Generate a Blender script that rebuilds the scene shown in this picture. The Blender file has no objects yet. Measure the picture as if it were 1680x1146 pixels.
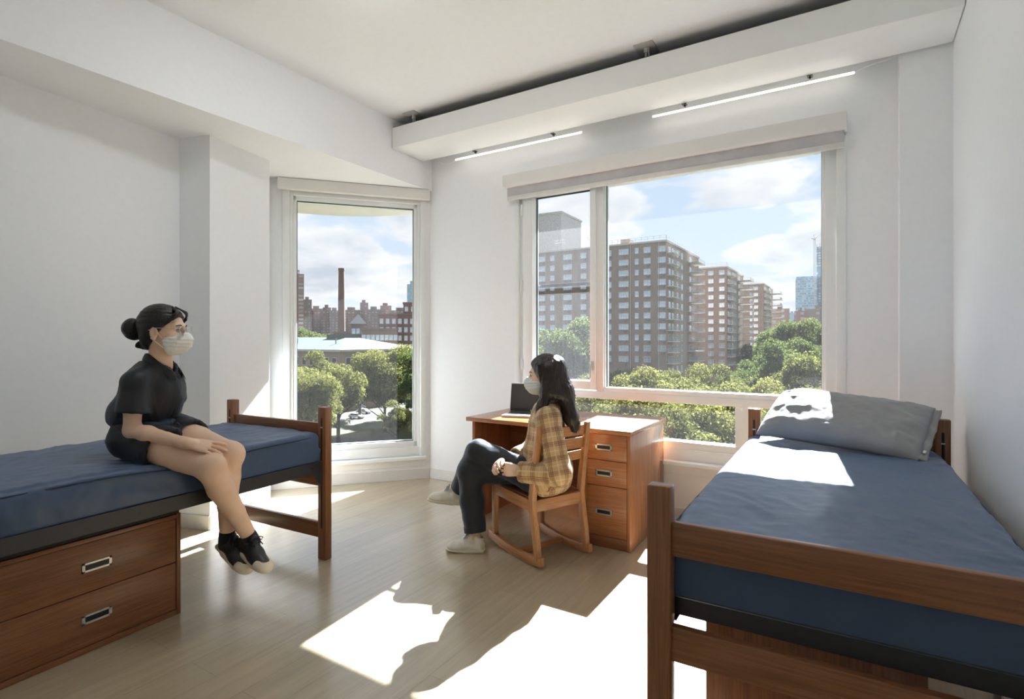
# A dormitory room with two beds, a desk, two seated women and the city beyond the windows.
SUN_E = 27.0
SKY_E = 0.70
SKY_OFF = (0.0, 0.0, 0.0)
EXPO = 0.66
import bpy, bmesh, math, random
import numpy as np
from mathutils import Vector, Matrix

random.seed(7)
rng = np.random.default_rng(7)
SC = bpy.context.scene
COL = SC.collection
PI = math.pi


# ------------------------------------------------------------------ objects
def link(o, parent=None):
    COL.objects.link(o)
    if parent is not None:
        o.parent = parent
    return o


def mesh_from(name, verts, faces, mats, smooth=False, fmat=None, sharp=None):
    me = bpy.data.meshes.new(name)
    v = verts.tolist() if hasattr(verts, 'tolist') else verts
    f = faces.tolist() if hasattr(faces, 'tolist') else faces
    me.from_pydata(v, [], f)
    for m in (mats if isinstance(mats, (list, tuple)) else [mats]):
        me.materials.append(m)
    if fmat is not None:
        me.polygons.foreach_set('material_index', np.asarray(fmat, dtype=np.int32))
    me.polygons.foreach_set('use_smooth', np.full(len(me.polygons), bool(smooth)))
    if sharp is not None:
        me.set_sharp_from_angle(angle=math.radians(sharp))
    me.update()
    return me


def obj(name, data, parent=None, label=None):
    o = bpy.data.objects.new(name, data)
    link(o, parent)
    if label:
        o['label'] = label
    return o


def tag(o, label, cat, group=None, kind=None):
    o['label'] = label
    o['category'] = cat
    if group:
        o['group'] = group
    if kind:
        o['kind'] = kind
    return o


def thing(name, label, cat, loc=(0, 0, 0), rz=0.0, group=None):
    o = bpy.data.objects.new(name, None)
    o.empty_display_size = 0.05
    link(o)
    o.location = loc
    o.rotation_euler = (0, 0, rz)
    return tag(o, label, cat, group)


def structure(o, label=None):
    o['kind'] = 'structure'
    if label:
        o['label'] = label
    return o


class MB:
    """collects shapes and links them as one mesh object"""

    def __init__(self):
        self.bm = bmesh.new()
        self.mi = 0
        self.lay = self.bm.faces.layers.int.new('done')

    def _mark(self, n0):
        for f in self.bm.faces:
            if not f[self.lay]:
                f.material_index = self.mi
                f[self.lay] = 1

    def box(self, c, s, bevel=0.0, rot=None, seg=2):
        n0 = len(self.bm.faces)
        M = Matrix.Translation(Vector(c))
        if rot is not None:
            M = M @ (rot.to_4x4() if hasattr(rot, 'to_4x4') else rot)
        M = M @ Matrix.Diagonal((s[0], s[1], s[2], 1))
        r = bmesh.ops.create_cube(self.bm, size=1.0, matrix=M)
        if bevel > 0:
            es = list({e for v in r['verts'] for e in v.link_edges})
            bmesh.ops.bevel(self.bm, geom=es, offset=bevel, segments=seg, affect='EDGES', profile=0.5, clamp_overlap=True)
        self._mark(n0)
        return self

    def b2(self, lo, hi, bevel=0.0):
        lo, hi = Vector(lo), Vector(hi)
        return self.box((lo + hi) / 2, hi - lo, bevel)

    def tube(self, pts, r, n=10, cap=True):
        n0 = len(self.bm.faces)
        pts = [Vector(p) for p in pts]
        rs = r if isinstance(r, (list, tuple)) else [r] * len(pts)
        rings = []
        up = None
        for i, p in enumerate(pts):
            d = (pts[min(i + 1, len(pts) - 1)] - pts[max(i - 1, 0)])
            d.normalize()
            if up is None:
                up = Vector((0, 0, 1)) if abs(d.z) < 0.9 else Vector((1, 0, 0))
            a = d.cross(up)
            a.normalize()
            b = a.cross(d)
            up = b
            rings.append([self.bm.verts.new(p + (a * math.cos(t) + b * math.sin(t)) * rs[i]) for t in [2 * PI * k / n for k in range(n)]])
        for i in range(len(rings) - 1):
            for k in range(n):
                self.bm.faces.new((rings[i][k], rings[i][(k + 1) % n], rings[i + 1][(k + 1) % n], rings[i + 1][k]))
        if cap:
            self.bm.faces.new(rings[0][::-1])
            self.bm.faces.new(rings[-1])
        self._mark(n0)
        return self

    def prism(self, poly, vec, bevel=0.0):
        """poly: 3-D points of one face; extruded by vec"""
        n0 = len(self.bm.faces)
        vec = Vector(vec)
        a = [self.bm.verts.new(Vector(p)) for p in poly]
        b = [self.bm.verts.new(Vector(p) + vec) for p in poly]
        n = len(a)
        fs = [self.bm.faces.new(a[::-1]), self.bm.faces.new(b)]
        for i in range(n):
            fs.append(self.bm.faces.new((a[i], a[(i + 1) % n], b[(i + 1) % n], b[i])))
        bmesh.ops.recalc_face_normals(self.bm, faces=fs)
        if bevel > 0:
            es = list({e for f in fs for e in f.edges})
            bmesh.ops.bevel(self.bm, geom=es, offset=bevel, segments=2, affect='EDGES', profile=0.5, clamp_overlap=True)
        self._mark(n0)
        return self

    def quad(self, *p):
        n0 = len(self.bm.faces)
        self.bm.faces.new([self.bm.verts.new(Vector(q)) for q in p])
        self._mark(n0)
        return self

    def ball(self, c, r, u=16, v=10, rot=None):
        n0 = len(self.bm.faces)
        r = r if isinstance(r, (tuple, list)) else (r, r, r)
        M = Matrix.Translation(Vector(c))
        if rot is not None:
            M = M @ rot.to_4x4()
        M = M @ Matrix.Diagonal((r[0], r[1], r[2], 1))
        bmesh.ops.create_uvsphere(self.bm, u_segments=u, v_segments=v, radius=1.0, matrix=M)
        self._mark(n0)
        return self

    def build(self, name, mats, parent=None, smooth=False, sharp=35, label=None):
        me = bpy.data.meshes.new(name)
        self.bm.faces.layers.int.remove(self.lay)
        self.bm.to_mesh(me)
        self.bm.free()
        for m in (mats if isinstance(mats, (list, tuple)) else [mats]):
            me.materials.append(m)
        if smooth:
            me.polygons.foreach_set('use_smooth', np.full(len(me.polygons), True))
            if sharp:
                me.set_sharp_from_angle(angle=math.radians(sharp))
        me.update()
        return obj(name, me, parent, label)


def copy_tree(o, parent=None):
    c = o.copy()
    COL.objects.link(c)
    if parent is not None:
        c.parent = parent
    for ch in list(o.children):
        copy_tree(ch, c)
    return c


# ------------------------------------------------------------------ value noise (numpy)
_perm = rng.permutation(512)


def _hash3(i, j, k):
    return _perm[(_perm[(_perm[i & 511] + j) & 511] + k) & 511] / 511.0


def vnoise(p):
    p = np.asarray(p, dtype=float)
    i = np.floor(p).astype(int)
    f = p - i
    f = f * f * (3 - 2 * f)
    out = 0
    for dx in (0, 1):
        for dy in (0, 1):
            for dz in (0, 1):
                w = (f[..., 0] if dx else 1 - f[..., 0]) * (f[..., 1] if dy else 1 - f[..., 1]) * (f[..., 2] if dz else 1 - f[..., 2])
                out = out + w * _hash3(i[..., 0] + dx, i[..., 1] + dy, i[..., 2] + dz)
    return out * 2 - 1


def fbm(p, octs=3):
    p = np.asarray(p, dtype=float)
    a, s, out = 1.0, 0.0, 0
    for o in range(octs):
        out = out + a * vnoise(p * (2 ** o) + 13.7 * o)
        s += a
        a *= 0.5
    return out / s


# ------------------------------------------------------------------ distance-field bodies
def V(*a):
    return np.array(a, dtype=float)


def unit(v):
    v = np.asarray(v, dtype=float)
    return v / np.linalg.norm(v)


def frame(f, up=(0, 0, 1)):
    """3x3 with columns forward, left, up"""
    f = unit(f)
    l = unit(np.cross(up, f))
    return np.stack([f, l, np.cross(f, l)], axis=1)


def cone(a, b, ra, rb, k=None):
    return dict(t='c', a=np.asarray(a, float), b=np.asarray(b, float), ra=ra, rb=rb, k=k)


def ell(c, r, R=None, k=None, op='add'):
    return dict(t='e', c=np.asarray(c, float), r=np.asarray(r, float), R=np.eye(3) if R is None else np.asarray(R, float), k=k, op=op)


def rbox(c, h, R=None, rd=0.01, k=None, op='add'):
    return dict(t='b', c=np.asarray(c, float), r=np.asarray(h, float), R=np.eye(3) if R is None else np.asarray(R, float), rd=rd, k=k, op=op)


def chain(pts, rs, k=None):
    return [cone(pts[i], pts[i + 1], rs[i], rs[i + 1], k) for i in range(len(pts) - 1)]


def prim_d(q, P):
    if isinstance(q, list):
        return field_at(q, P, 0.02)
    t = q['t']
    if t == 'c':
        ab = q['b'] - q['a']
        L2 = max(ab @ ab, 1e-12)
        h = np.clip(((P - q['a']) @ ab) / L2, 0, 1)
        return np.linalg.norm(P - q['a'] - h[..., None] * ab, axis=-1) - (q['ra'] + (q['rb'] - q['ra']) * h)
    L = (P - q['c']) @ q['R']
    if t == 'e':
        k0 = np.linalg.norm(L / q['r'], axis=-1)
        k1 = np.linalg.norm(L / (q['r'] ** 2), axis=-1)
        return k0 * (k0 - 1) / np.maximum(k1, 1e-9)
    d = np.abs(L) - (q['r'] - q['rd'])
    return np.linalg.norm(np.maximum(d, 0), axis=-1) + np.minimum(d.max(axis=-1), 0) - q['rd']


def prim_box(q):
    if isinstance(q, list):
        bs = [prim_box(x) for x in q if x.get('op') != 'sub']
        return np.min([b[0] for b in bs], axis=0), np.max([b[1] for b in bs], axis=0)
    if q['t'] == 'c':
        lo = np.minimum(q['a'] - q['ra'], q['b'] - q['rb'])
        hi = np.maximum(q['a'] + q['ra'], q['b'] + q['rb'])
        return lo, hi
    e = np.abs(q['R']) @ q['r']
    return q['c'] - e, q['c'] + e


def pget(q, key):
    return q[0].get(key) if isinstance(q, list) else q.get(key)


def field_at(prims, P, k0):
    D = None
    for q in prims:
        d = prim_d(q, P)
        k = pget(q, 'k') or k0
        if D is None:
            D = d
        elif pget(q, 'op') == 'sub':
            h = np.maximum(k - np.abs(D + d), 0) / k
            D = np.maximum(D, -d) + h * h * k / 4
        else:
            h = np.maximum(k - np.abs(D - d), 0) / k
            D = np.minimum(D, d) - h * h * k / 4
    return D


def sdf_mesh(prims, res=0.006, k0=0.02, cuts=(), post=None, pad=0.02):
    """cuts: list of (point, normal): keeps the side the normal points AWAY from. -> verts, quads"""
    boxes = [prim_box(q) for q in prims if pget(q, 'op') != 'sub']
    lo = np.min([b[0] for b in boxes], axis=0) - pad
    hi = np.max([b[1] for b in boxes], axis=0) + pad
    n = np.ceil((hi - lo) / res).astype(int) + 1
    F = np.full(n, 0.2, dtype=np.float32)
    ax = [lo[i] + res * np.arange(n[i]) for i in range(3)]
    m = 0.05
    for q in prims:
        bl, bh = prim_box(q)
        s = [slice(max(0, int((bl[i] - m - lo[i]) / res)), min(n[i], int((bh[i] + m - lo[i]) / res) + 2)) for i in range(3)]
        P = np.stack(np.meshgrid(ax[0][s[0]], ax[1][s[1]], ax[2][s[2]], indexing='ij'), axis=-1)
        d = prim_d(q, P)
        k = pget(q, 'k') or k0
        D = F[s[0], s[1], s[2]]
        if pget(q, 'op') == 'sub':
            h = np.maximum(k - np.abs(D + d), 0) / k
            F[s[0], s[1], s[2]] = np.maximum(D, -d) + h * h * k / 4
        else:
            h = np.maximum(k - np.abs(D - d), 0) / k
            F[s[0], s[1], s[2]] = np.minimum(D, d) - h * h * k / 4
    if cuts or post:
        P = np.stack(np.meshgrid(*ax, indexing='ij'), axis=-1)
        for c, nn in cuts:
            F = np.maximum(F, ((P - np.asarray(c, float)) @ unit(nn)).astype(np.float32))
        if post:
            F = post(F, P)
    return surface_nets(F, lo, res)


def surface_nets(F, lo, res):
    S = F < 0
    A = [S[dx:S.shape[0] - 1 + dx, dy:S.shape[1] - 1 + dy, dz:S.shape[2] - 1 + dz] for dx in (0, 1) for dy in (0, 1) for dz in (0, 1)]
    cnt = sum(a.astype(np.int8) for a in A)
    act = (cnt > 0) & (cnt < 8)
    idx = np.argwhere(act)
    vid = np.full(act.shape, -1, dtype=np.int64)
    vid[act] = np.arange(len(idx))
    corners = np.array([[dx, dy, dz] for dx in (0, 1) for dy in (0, 1) for dz in (0, 1)])
    vals = np.stack([F[idx[:, 0] + c[0], idx[:, 1] + c[1], idx[:, 2] + c[2]] for c in corners], axis=1).astype(float)
    acc = np.zeros((len(idx), 3))
    num = np.zeros(len(idx))
    for a in range(8):
        for b in range(a + 1, 8):
            if np.abs(corners[a] - corners[b]).sum() != 1:
                continue
            m = (vals[:, a] < 0) != (vals[:, b] < 0)
            t = vals[:, a] / np.where(m, vals[:, a] - vals[:, b], 1)
            p = corners[a] + t[:, None] * (corners[b] - corners[a])
            acc += np.where(m[:, None], p, 0)
            num += m
    verts = lo + res * (idx + acc / np.maximum(num, 1)[:, None])
    faces = []
    for ax in range(3):
        sl0 = [slice(None)] * 3
        sl1 = [slice(None)] * 3
        sl0[ax] = slice(0, -1)
        sl1[ax] = slice(1, None)
        a, b = S[tuple(sl0)], S[tuple(sl1)]
        E = np.argwhere(a != b)
        o1, o2 = (ax + 1) % 3, (ax + 2) % 3
        E = E[(E[:, o1] > 0) & (E[:, o2] > 0) & (E[:, o1] < S.shape[o1] - 1) & (E[:, o2] < S.shape[o2] - 1)]
        if not len(E):
            continue
        d1 = np.zeros(3, int)
        d1[o1] = 1
        d2 = np.zeros(3, int)
        d2[o2] = 1
        g = lambda q: vid[q[:, 0], q[:, 1], q[:, 2]]
        quad = np.stack([g(E - d1 - d2), g(E - d2), g(E), g(E - d1)], axis=1)
        flip = ~a[E[:, 0], E[:, 1], E[:, 2]]
        quad[flip] = quad[flip][:, ::-1]
        faces.append(quad)
    faces = np.concatenate(faces)
    faces = faces[(faces >= 0).all(axis=1)]
    return verts, faces


def sdf_obj(name, prims, mat, parent, res=0.006, k0=0.02, cuts=(), post=None, label=None, disp=None):
    v, f = sdf_mesh(prims, res, k0, cuts, post)
    if disp is not None:
        v = disp(v, f)
    me = mesh_from(name, v, f, mat, smooth=True)
    return obj(name, me, parent, label)


def vnormals(v, f):
    n = np.zeros_like(v)
    fn = np.cross(v[f[:, 2]] - v[f[:, 0]], v[f[:, 3]] - v[f[:, 1]])
    for i in range(4):
        np.add.at(n, f[:, i], fn)
    return n / np.maximum(np.linalg.norm(n, axis=1), 1e-12)[:, None]


def rounded_block(lo, hi, r, res, disp=None, rb=None):
    """closed rounded box as a fine grid; disp(p, n) -> offset vectors"""
    lo, hi = np.asarray(lo, float), np.asarray(hi, float)
    verts, faces, base = [], [], 0
    for ax in range(3):
        o1, o2 = (ax + 1) % 3, (ax + 2) % 3
        n1 = max(2, int((hi[o1] - lo[o1]) / res) + 1)
        n2 = max(2, int((hi[o2] - lo[o2]) / res) + 1)
        for side in (0, 1):
            a, b = np.meshgrid(np.linspace(lo[o1], hi[o1], n1), np.linspace(lo[o2], hi[o2], n2), indexing='ij')
            P = np.zeros((n1 * n2, 3))
            P[:, o1], P[:, o2] = a.ravel(), b.ravel()
            P[:, ax] = hi[ax] if side else lo[ax]
            verts.append(P)
            I = np.arange(n1 * n2).reshape(n1, n2) + base
            q = np.stack([I[:-1, :-1], I[1:, :-1], I[1:, 1:], I[:-1, 1:]], axis=-1).reshape(-1, 4)
            faces.append(q if side else q[:, ::-1])
            base += n1 * n2
    v = np.concatenate(verts)
    f = np.concatenate(faces)
    key = np.round((v - lo) / 1e-5).astype(np.int64)
    _, first, inv = np.unique(key, axis=0, return_index=True, return_inverse=True)
    v, f = v[first], inv.ravel()[f]
    rr = np.full(len(v), r)
    if rb is not None:
        rr[v[:, 2] < (lo[2] + hi[2]) / 2] = rb
    inner = np.clip(v, lo + rr[:, None], hi - rr[:, None])
    d = v - inner
    L = np.maximum(np.abs(d).max(axis=1), 1e-9)
    n = d / np.maximum(np.linalg.norm(d, axis=1), 1e-9)[:, None]
    v = inner + n * np.minimum(L, rr)[:, None]
    if disp is not None:
        v = v + disp(v, n)
    return v, f
# ------------------------------------------------------------------ materials
def lin(r, g, b):
    f = lambda c: ((c / 255 + 0.055) / 1.055) ** 2.4 if c / 255 > 0.04045 else c / 255 / 12.92
    return (f(r), f(g), f(b), 1)


class N:
    def __init__(self, name):
        self.m = bpy.data.materials.new(name)
        self.m.use_nodes = True
        self.t = self.m.node_tree
        self.t.nodes.clear()
        self.out = self.n('ShaderNodeOutputMaterial')

    def n(self, typ, **kw):
        x = self.t.nodes.new(typ)
        for k, v in kw.items():
            if k.startswith('_'):
                setattr(x, k[1:], v)
            else:
                x.inputs[k.replace('__', ' ')].default_value = v
        return x

    def l(self, a, b):
        self.t.links.new(a, b)

    def bsdf(self, **kw):
        p = self.n('ShaderNodeBsdfPrincipled')
        for k, v in kw.items():
            p.inputs[k.replace('__', ' ')].default_value = v
        self.l(p.outputs[0], self.out.inputs[0])
        self.p = p
        return p

    def coord(self, which='Object', scale=(1, 1, 1), rot=(0, 0, 0), loc=(0, 0, 0)):
        c = self.n('ShaderNodeTexCoord')
        mp = self.n('ShaderNodeMapping')
        mp.inputs['Scale'].default_value = scale
        mp.inputs['Rotation'].default_value = rot
        mp.inputs['Location'].default_value = loc
        self.l(c.outputs[which], mp.inputs[0])
        return mp.outputs[0]

    def noise(self, vec, scale=5, detail=3, rough=0.5, dist=0.0):
        x = self.n('ShaderNodeTexNoise')
        x.inputs['Scale'].default_value = scale
        x.inputs['Detail'].default_value = detail
        x.inputs['Roughness'].default_value = rough
        x.inputs['Distortion'].default_value = dist
        if vec is not None:
            self.l(vec, x.inputs['Vector'])
        return x.outputs[0]

    def ramp(self, fac, stops):
        r = self.n('ShaderNodeValToRGB')
        e = r.color_ramp.elements
        e[0].position, e[0].color = stops[0]
        e[1].position, e[1].color = stops[1]
        for p, c in stops[2:]:
            x = e.new(p)
            x.color = c
        self.l(fac, r.inputs[0])
        return r.outputs[0]

    def mix(self, fac, a, b, mode='MIX'):
        x = self.n('ShaderNodeMix', _data_type='RGBA', _blend_type=mode)
        for i, v in ((0, fac), (6, a), (7, b)):
            if hasattr(v, 'links'):
                self.l(v, x.inputs[i])
            else:
                x.inputs[i].default_value = v
        return x.outputs[2]

    def math(self, op, a, b=0.0, c=0.0):
        x = self.n('ShaderNodeMath', _operation=op)
        for i, v in enumerate((a, b, c)):
            if hasattr(v, 'links'):
                self.l(v, x.inputs[i])
            else:
                x.inputs[i].default_value = v
        return x.outputs[0]

    def bump(self, h, strength=0.2, dist=0.01):
        b = self.n('ShaderNodeBump', Strength=strength, Distance=dist)
        self.l(h, b.inputs['Height'])
        self.l(b.outputs[0], self.p.inputs['Normal'])


def plain(name, col, rough=0.5, metal=0.0, spec=0.5, bump=0.0, bscale=60, vary=0.06):
    m = N(name)
    p = m.bsdf(Roughness=rough, Metallic=metal)
    p.inputs['Specular IOR Level'].default_value = spec
    v = m.coord()
    nz = m.noise(v, bscale * 0.2, 3)
    c0 = tuple(x * (1 - vary) for x in col[:3]) + (1,)
    c1 = tuple(min(1, x * (1 + vary)) for x in col[:3]) + (1,)
    m.l(m.ramp(nz, [(0.3, c0), (0.7, c1)]), p.inputs['Base Color'])
    if bump:
        m.bump(m.noise(v, bscale, 2), bump, 0.002)
    return m.m


def wood(name, axis, c0, c1, rough=0.38, gscale=1.0):
    m = N(name)
    p = m.bsdf(Roughness=rough)
    p.inputs['Coat Weight'].default_value = 0.25
    p.inputs['Coat Roughness'].default_value = 0.18
    p.inputs['Specular IOR Level'].default_value = 0.4
    s = [14 * gscale] * 3
    s[axis] = 1.1 * gscale
    v = m.coord('Object', tuple(s))
    info = m.n('ShaderNodeObjectInfo')
    vm = m.n('ShaderNodeVectorMath', _operation='ADD')
    m.l(v, vm.inputs[0])
    sc = m.n('ShaderNodeVectorMath', _operation='SCALE')
    m.l(info.outputs['Random'], sc.inputs[0])
    sc.inputs['Scale'].default_value = 40
    m.l(sc.outputs[0], vm.inputs[1])
    v = vm.outputs[0]
    big = m.noise(v, 0.8, 4, 0.55, 0.6)
    s2 = [160 * gscale] * 3
    s2[axis] = 5 * gscale
    fine = m.noise(m.coord('Object', tuple(s2)), 1.0, 3, 0.6)
    base = m.ramp(big, [(0.28, c0), (0.72, c1)])
    dk = m.ramp(fine, [(0.35, (0.62, 0.58, 0.55, 1)), (0.6, (1, 1, 1, 1))])
    m.l(m.mix(0.75, base, dk, 'MULTIPLY'), p.inputs['Base Color'])
    m.bump(fine, 0.06, 0.002)
    return m.m


def fabric(name, col, rough=0.7, sheen=0.2, bump=0.15, scale=900, spec=0.3, vary=0.08):
    m = N(name)
    p = m.bsdf(Roughness=rough)
    p.inputs['Sheen Weight'].default_value = sheen
    p.inputs['Sheen Tint'].default_value = (0.55, 0.72, 1.0, 1)
    p.inputs['Specular IOR Level'].default_value = spec
    v = m.coord()
    nz = m.noise(v, 7, 4)
    c0 = tuple(x * (1 - vary) for x in col[:3]) + (1,)
    c1 = tuple(min(1, x * (1 + vary)) for x in col[:3]) + (1,)
    m.l(m.ramp(nz, [(0.3, c0), (0.7, c1)]), p.inputs['Base Color'])
    m.bump(m.noise(v, scale, 1), bump, 0.001)
    return m.m


def hairmat(name, c0, c1):
    m = N(name)
    p = m.bsdf(Roughness=0.42)
    p.inputs['Specular IOR Level'].default_value = 0.45
    v = m.coord('Object', (90, 90, 12))
    nz = m.noise(v, 1.6, 4, 0.6)
    m.l(m.ramp(nz, [(0.3, c0), (0.75, c1)]), p.inputs['Base Color'])
    m.bump(nz, 0.35, 0.004)
    return m.m


M = {}
M['wall'] = plain('wall_paint', (0.87, 0.89, 0.91, 1), 0.62, spec=0.25, bump=0.04, bscale=160, vary=0.01)
M['wall_skytint'] = plain('wall_paint_skytint', (0.87, 0.90, 0.93, 1), 0.34, spec=0.6, bump=0.04, bscale=160, vary=0.01)  # blue tint puts the sky light into the right wall's colour
M['ceil'] = plain('ceiling_paint', (0.89, 0.905, 0.925, 1), 0.7, spec=0.2, bump=0.03, bscale=160, vary=0.01)
M['base'] = plain('baseboard_vinyl', (0.74, 0.74, 0.72, 1), 0.45, spec=0.35, vary=0.02)
M['frame'] = plain('window_frame_enamel', (0.84, 0.865, 0.865, 1), 0.35, spec=0.45, vary=0.01)
M['gasket'] = plain('window_gasket', (0.03, 0.05, 0.055, 1), 0.5)
M['panel'] = plain('panel_enamel', (0.885, 0.90, 0.885, 1), 0.4, spec=0.4, vary=0.01)
M['fascia'] = plain('shade_fascia_enamel', (0.80, 0.79, 0.77, 1), 0.45, spec=0.3, vary=0.01)
M['shade'] = fabric('shade_cloth', (0.55, 0.54, 0.56, 1), 0.8, 0.0, 0.1, 1200)
M['hem'] = plain('shade_hem', (0.72, 0.71, 0.68, 1), 0.5)
M['concrete_out'] = plain('outside_soffit_render', (0.64, 0.615, 0.54, 1), 0.8, vary=0.03)
M['steel_dark'] = plain('powder_coated_steel', (0.028, 0.030, 0.033, 1), 0.45, spec=0.5, bump=0.05, bscale=300)
M['black'] = plain('black_plastic', (0.012, 0.012, 0.013, 1), 0.45)
M['slot'] = plain('slot_shade_black', (0.02, 0.014, 0.01, 1), 0.7)  # near-black stands in for the shade inside slots and gaps
M['nickel'] = plain('satin_nickel', (0.62, 0.60, 0.56, 1), 0.35, metal=0.85, vary=0.02)
M['hanger'] = plain('grey_hanger_paint', (0.45, 0.45, 0.44, 1), 0.6)
M['zinc'] = plain('zinc_hardware', (0.55, 0.55, 0.55, 1), 0.35, metal=1.0)
M['silver'] = plain('laptop_silver', (0.62, 0.63, 0.65, 1), 0.35, metal=0.5, vary=0.01)
M['screen'] = plain('laptop_screen', (0.065, 0.064, 0.060, 1), 0.25, spec=0.5, vary=0.02)  # grey lifted to stand in for the reflection on the screen
M['white'] = plain('white_plastic', (0.82, 0.82, 0.82, 1), 0.4, vary=0.01)
ch0, ch1 = (0.215, 0.086, 0.034, 1), (0.325, 0.138, 0.058, 1)
for i, a in enumerate('xyz'):
    M['cherry_' + a] = wood('cherry_wood_' + a, i, ch0, ch1)
    M['desk_' + a] = wood('desk_wood_' + a, i, (0.35, 0.134, 0.054, 1), (0.475, 0.206, 0.090, 1), 0.27)
    M['oak_' + a] = wood('chair_wood_' + a, i, (0.44, 0.205, 0.085, 1), (0.58, 0.295, 0.135, 1), 0.4)
M['navy'] = fabric('navy_mattress_cover', (0.044, 0.078, 0.150, 1), 0.42, 0.25, 0.10, 1100, 0.45, 0.05)
M['navy_edge'] = fabric('navy_piping', (0.016, 0.028, 0.06, 1), 0.5, 0.1, 0.1, 1100)
M['pillow'] = fabric('grey_pillowcase', (0.30, 0.30, 0.295, 1), 0.65, 0.15, 0.12, 1000)
M['skin'] = None


def skin(name, c0, c1):
    m = N(name)
    p = m.bsdf(Roughness=0.48)
    p.inputs['Subsurface Weight'].default_value = 0.12
    p.inputs['Subsurface Radius'].default_value = (0.012, 0.005, 0.003)
    p.inputs['Subsurface Scale'].default_value = 0.6
    p.inputs['Specular IOR Level'].default_value = 0.35
    v = m.coord()
    m.l(m.ramp(m.noise(v, 14, 4), [(0.3, c0), (0.7, c1)]), p.inputs['Base Color'])
    m.bump(m.noise(v, 260, 2), 0.05, 0.001)
    return m.m


M['skin_a'] = skin('skin_warm', (0.70, 0.475, 0.335, 1), (0.78, 0.545, 0.40, 1))
M['skin_b'] = skin('skin_fair', (0.66, 0.46, 0.34, 1), (0.74, 0.52, 0.40, 1))
M['hair'] = hairmat('black_hair', (0.006, 0.005, 0.0045, 1), (0.016, 0.013, 0.011, 1))
M['hair_b'] = hairmat('dark_brown_hair', (0.009, 0.007, 0.006, 1), (0.030, 0.020, 0.015, 1))
M['black_cloth'] = fabric('black_satin_cotton', (0.010, 0.0115, 0.014, 1), 0.52, 0.12, 0.12, 900, 0.4)
M['shorts'] = fabric('black_shorts_cloth', (0.011, 0.012, 0.014, 1), 0.6, 0.15, 0.15, 700, 0.35)
M['waist'] = fabric('navy_waistband', (0.018, 0.030, 0.052, 1), 0.65, 0.2, 0.4, 160, 0.35)
M['pants'] = fabric('charcoal_trousers', (0.012, 0.0135, 0.017, 1), 0.6, 0.2, 0.12, 900, 0.35)
M['mask_w'] = fabric('white_mask_paper', (0.80, 0.80, 0.77, 1), 0.8, 0.0, 0.2, 500)
M['mask_b'] = fabric('grey_mask_paper', (0.62, 0.65, 0.65, 1), 0.8, 0.0, 0.2, 500)
M['shoe_black'] = plain('black_shoe_leather', (0.016, 0.017, 0.018, 1), 0.42, spec=0.5, bump=0.1, bscale=200)
M['rubber'] = plain('cream_rubber', (0.66, 0.58, 0.45, 1), 0.6, vary=0.04)
M['shoe_white'] = plain('offwhite_canvas', (0.74, 0.71, 0.63, 1), 0.6, vary=0.03, bump=0.1, bscale=300)
M['sole_white'] = plain('offwhite_sole', (0.70, 0.68, 0.57, 1), 0.55, vary=0.03)
M['lace_grey'] = plain('grey_lace', (0.36, 0.38, 0.37, 1), 0.7)
M['sock'] = fabric('black_sock', (0.010, 0.010, 0.011, 1), 0.8)
M['eye_white'] = plain('eye_white', (0.55, 0.52, 0.50, 1), 0.3)
M['eye'] = plain('eye_dark', (0.02, 0.014, 0.01, 1), 0.15)
M['brow'] = plain('eyebrow_hair', (0.03, 0.02, 0.016, 1), 0.7)
M['gold'] = plain('thin_gold', (0.75, 0.62, 0.40, 1), 0.3, metal=0.9)
M['flower'] = plain('bracelet_white', (0.82, 0.78, 0.62, 1), 0.5)

# clear plastic of the glasses
m = N('clear_plastic')
mx = m.n('ShaderNodeMixShader')
tr = m.n('ShaderNodeBsdfTransparent', Color=(0.93, 0.94, 0.95, 1))
gl = m.n('ShaderNodeBsdfGlossy', Roughness=0.05)
fr = m.n('ShaderNodeFresnel', IOR=1.5)
m.l(fr.outputs[0], mx.inputs[0])
m.l(tr.outputs[0], mx.inputs[1])
m.l(gl.outputs[0], mx.inputs[2])
m.l(mx.outputs[0], m.out.inputs[0])
M['clear'] = m.m


def glass(name, dust_haze, tint=(0.95, 0.97, 0.97, 1)):
    m = N(name)
    tr = m.n('ShaderNodeBsdfTransparent', Color=tint)
    gl = m.n('ShaderNodeBsdfGlossy', Roughness=0.0)
    lw = m.n('ShaderNodeLayerWeight', Blend=0.5)
    mx = m.n('ShaderNodeMixShader')
    m.l(m.math('ADD', m.math('MULTIPLY', m.math('POWER', lw.outputs['Facing'], 5.0), 0.9), 0.025), mx.inputs[0])
    m.l(tr.outputs[0], mx.inputs[1])
    m.l(gl.outputs[0], mx.inputs[2])
    du = m.n('ShaderNodeBsdfTranslucent', Color=(0.9, 0.92, 0.95, 1))  # thin veil: pane dust that also stands in for outdoor haze
    v = m.coord('Object')
    st = m.noise(m.coord('Object', (14, 14, 1.2)), 3, 3)
    f = m.math('MULTIPLY', m.math('ADD', m.math('MULTIPLY', st, 0.8), 0.6), dust_haze)
    m2 = m.n('ShaderNodeMixShader')
    m.l(f, m2.inputs[0])
    m.l(mx.outputs[0], m2.inputs[1])
    m.l(du.outputs[0], m2.inputs[2])
    m.l(m2.outputs[0], m.out.inputs[0])
    return m.m


M['glass'] = glass('window_glass', 0.010)
M['glass_dusty'] = glass('dusty_window_glass', 0.026)
M['glass_hazed'] = glass('hazed_window_glass', 0.010)


def emit(name, col, strength):
    m = N(name)
    e = m.n('ShaderNodeEmission', Color=col, Strength=strength)
    m.l(e.outputs[0], m.out.inputs[0])
    return m.m


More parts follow.
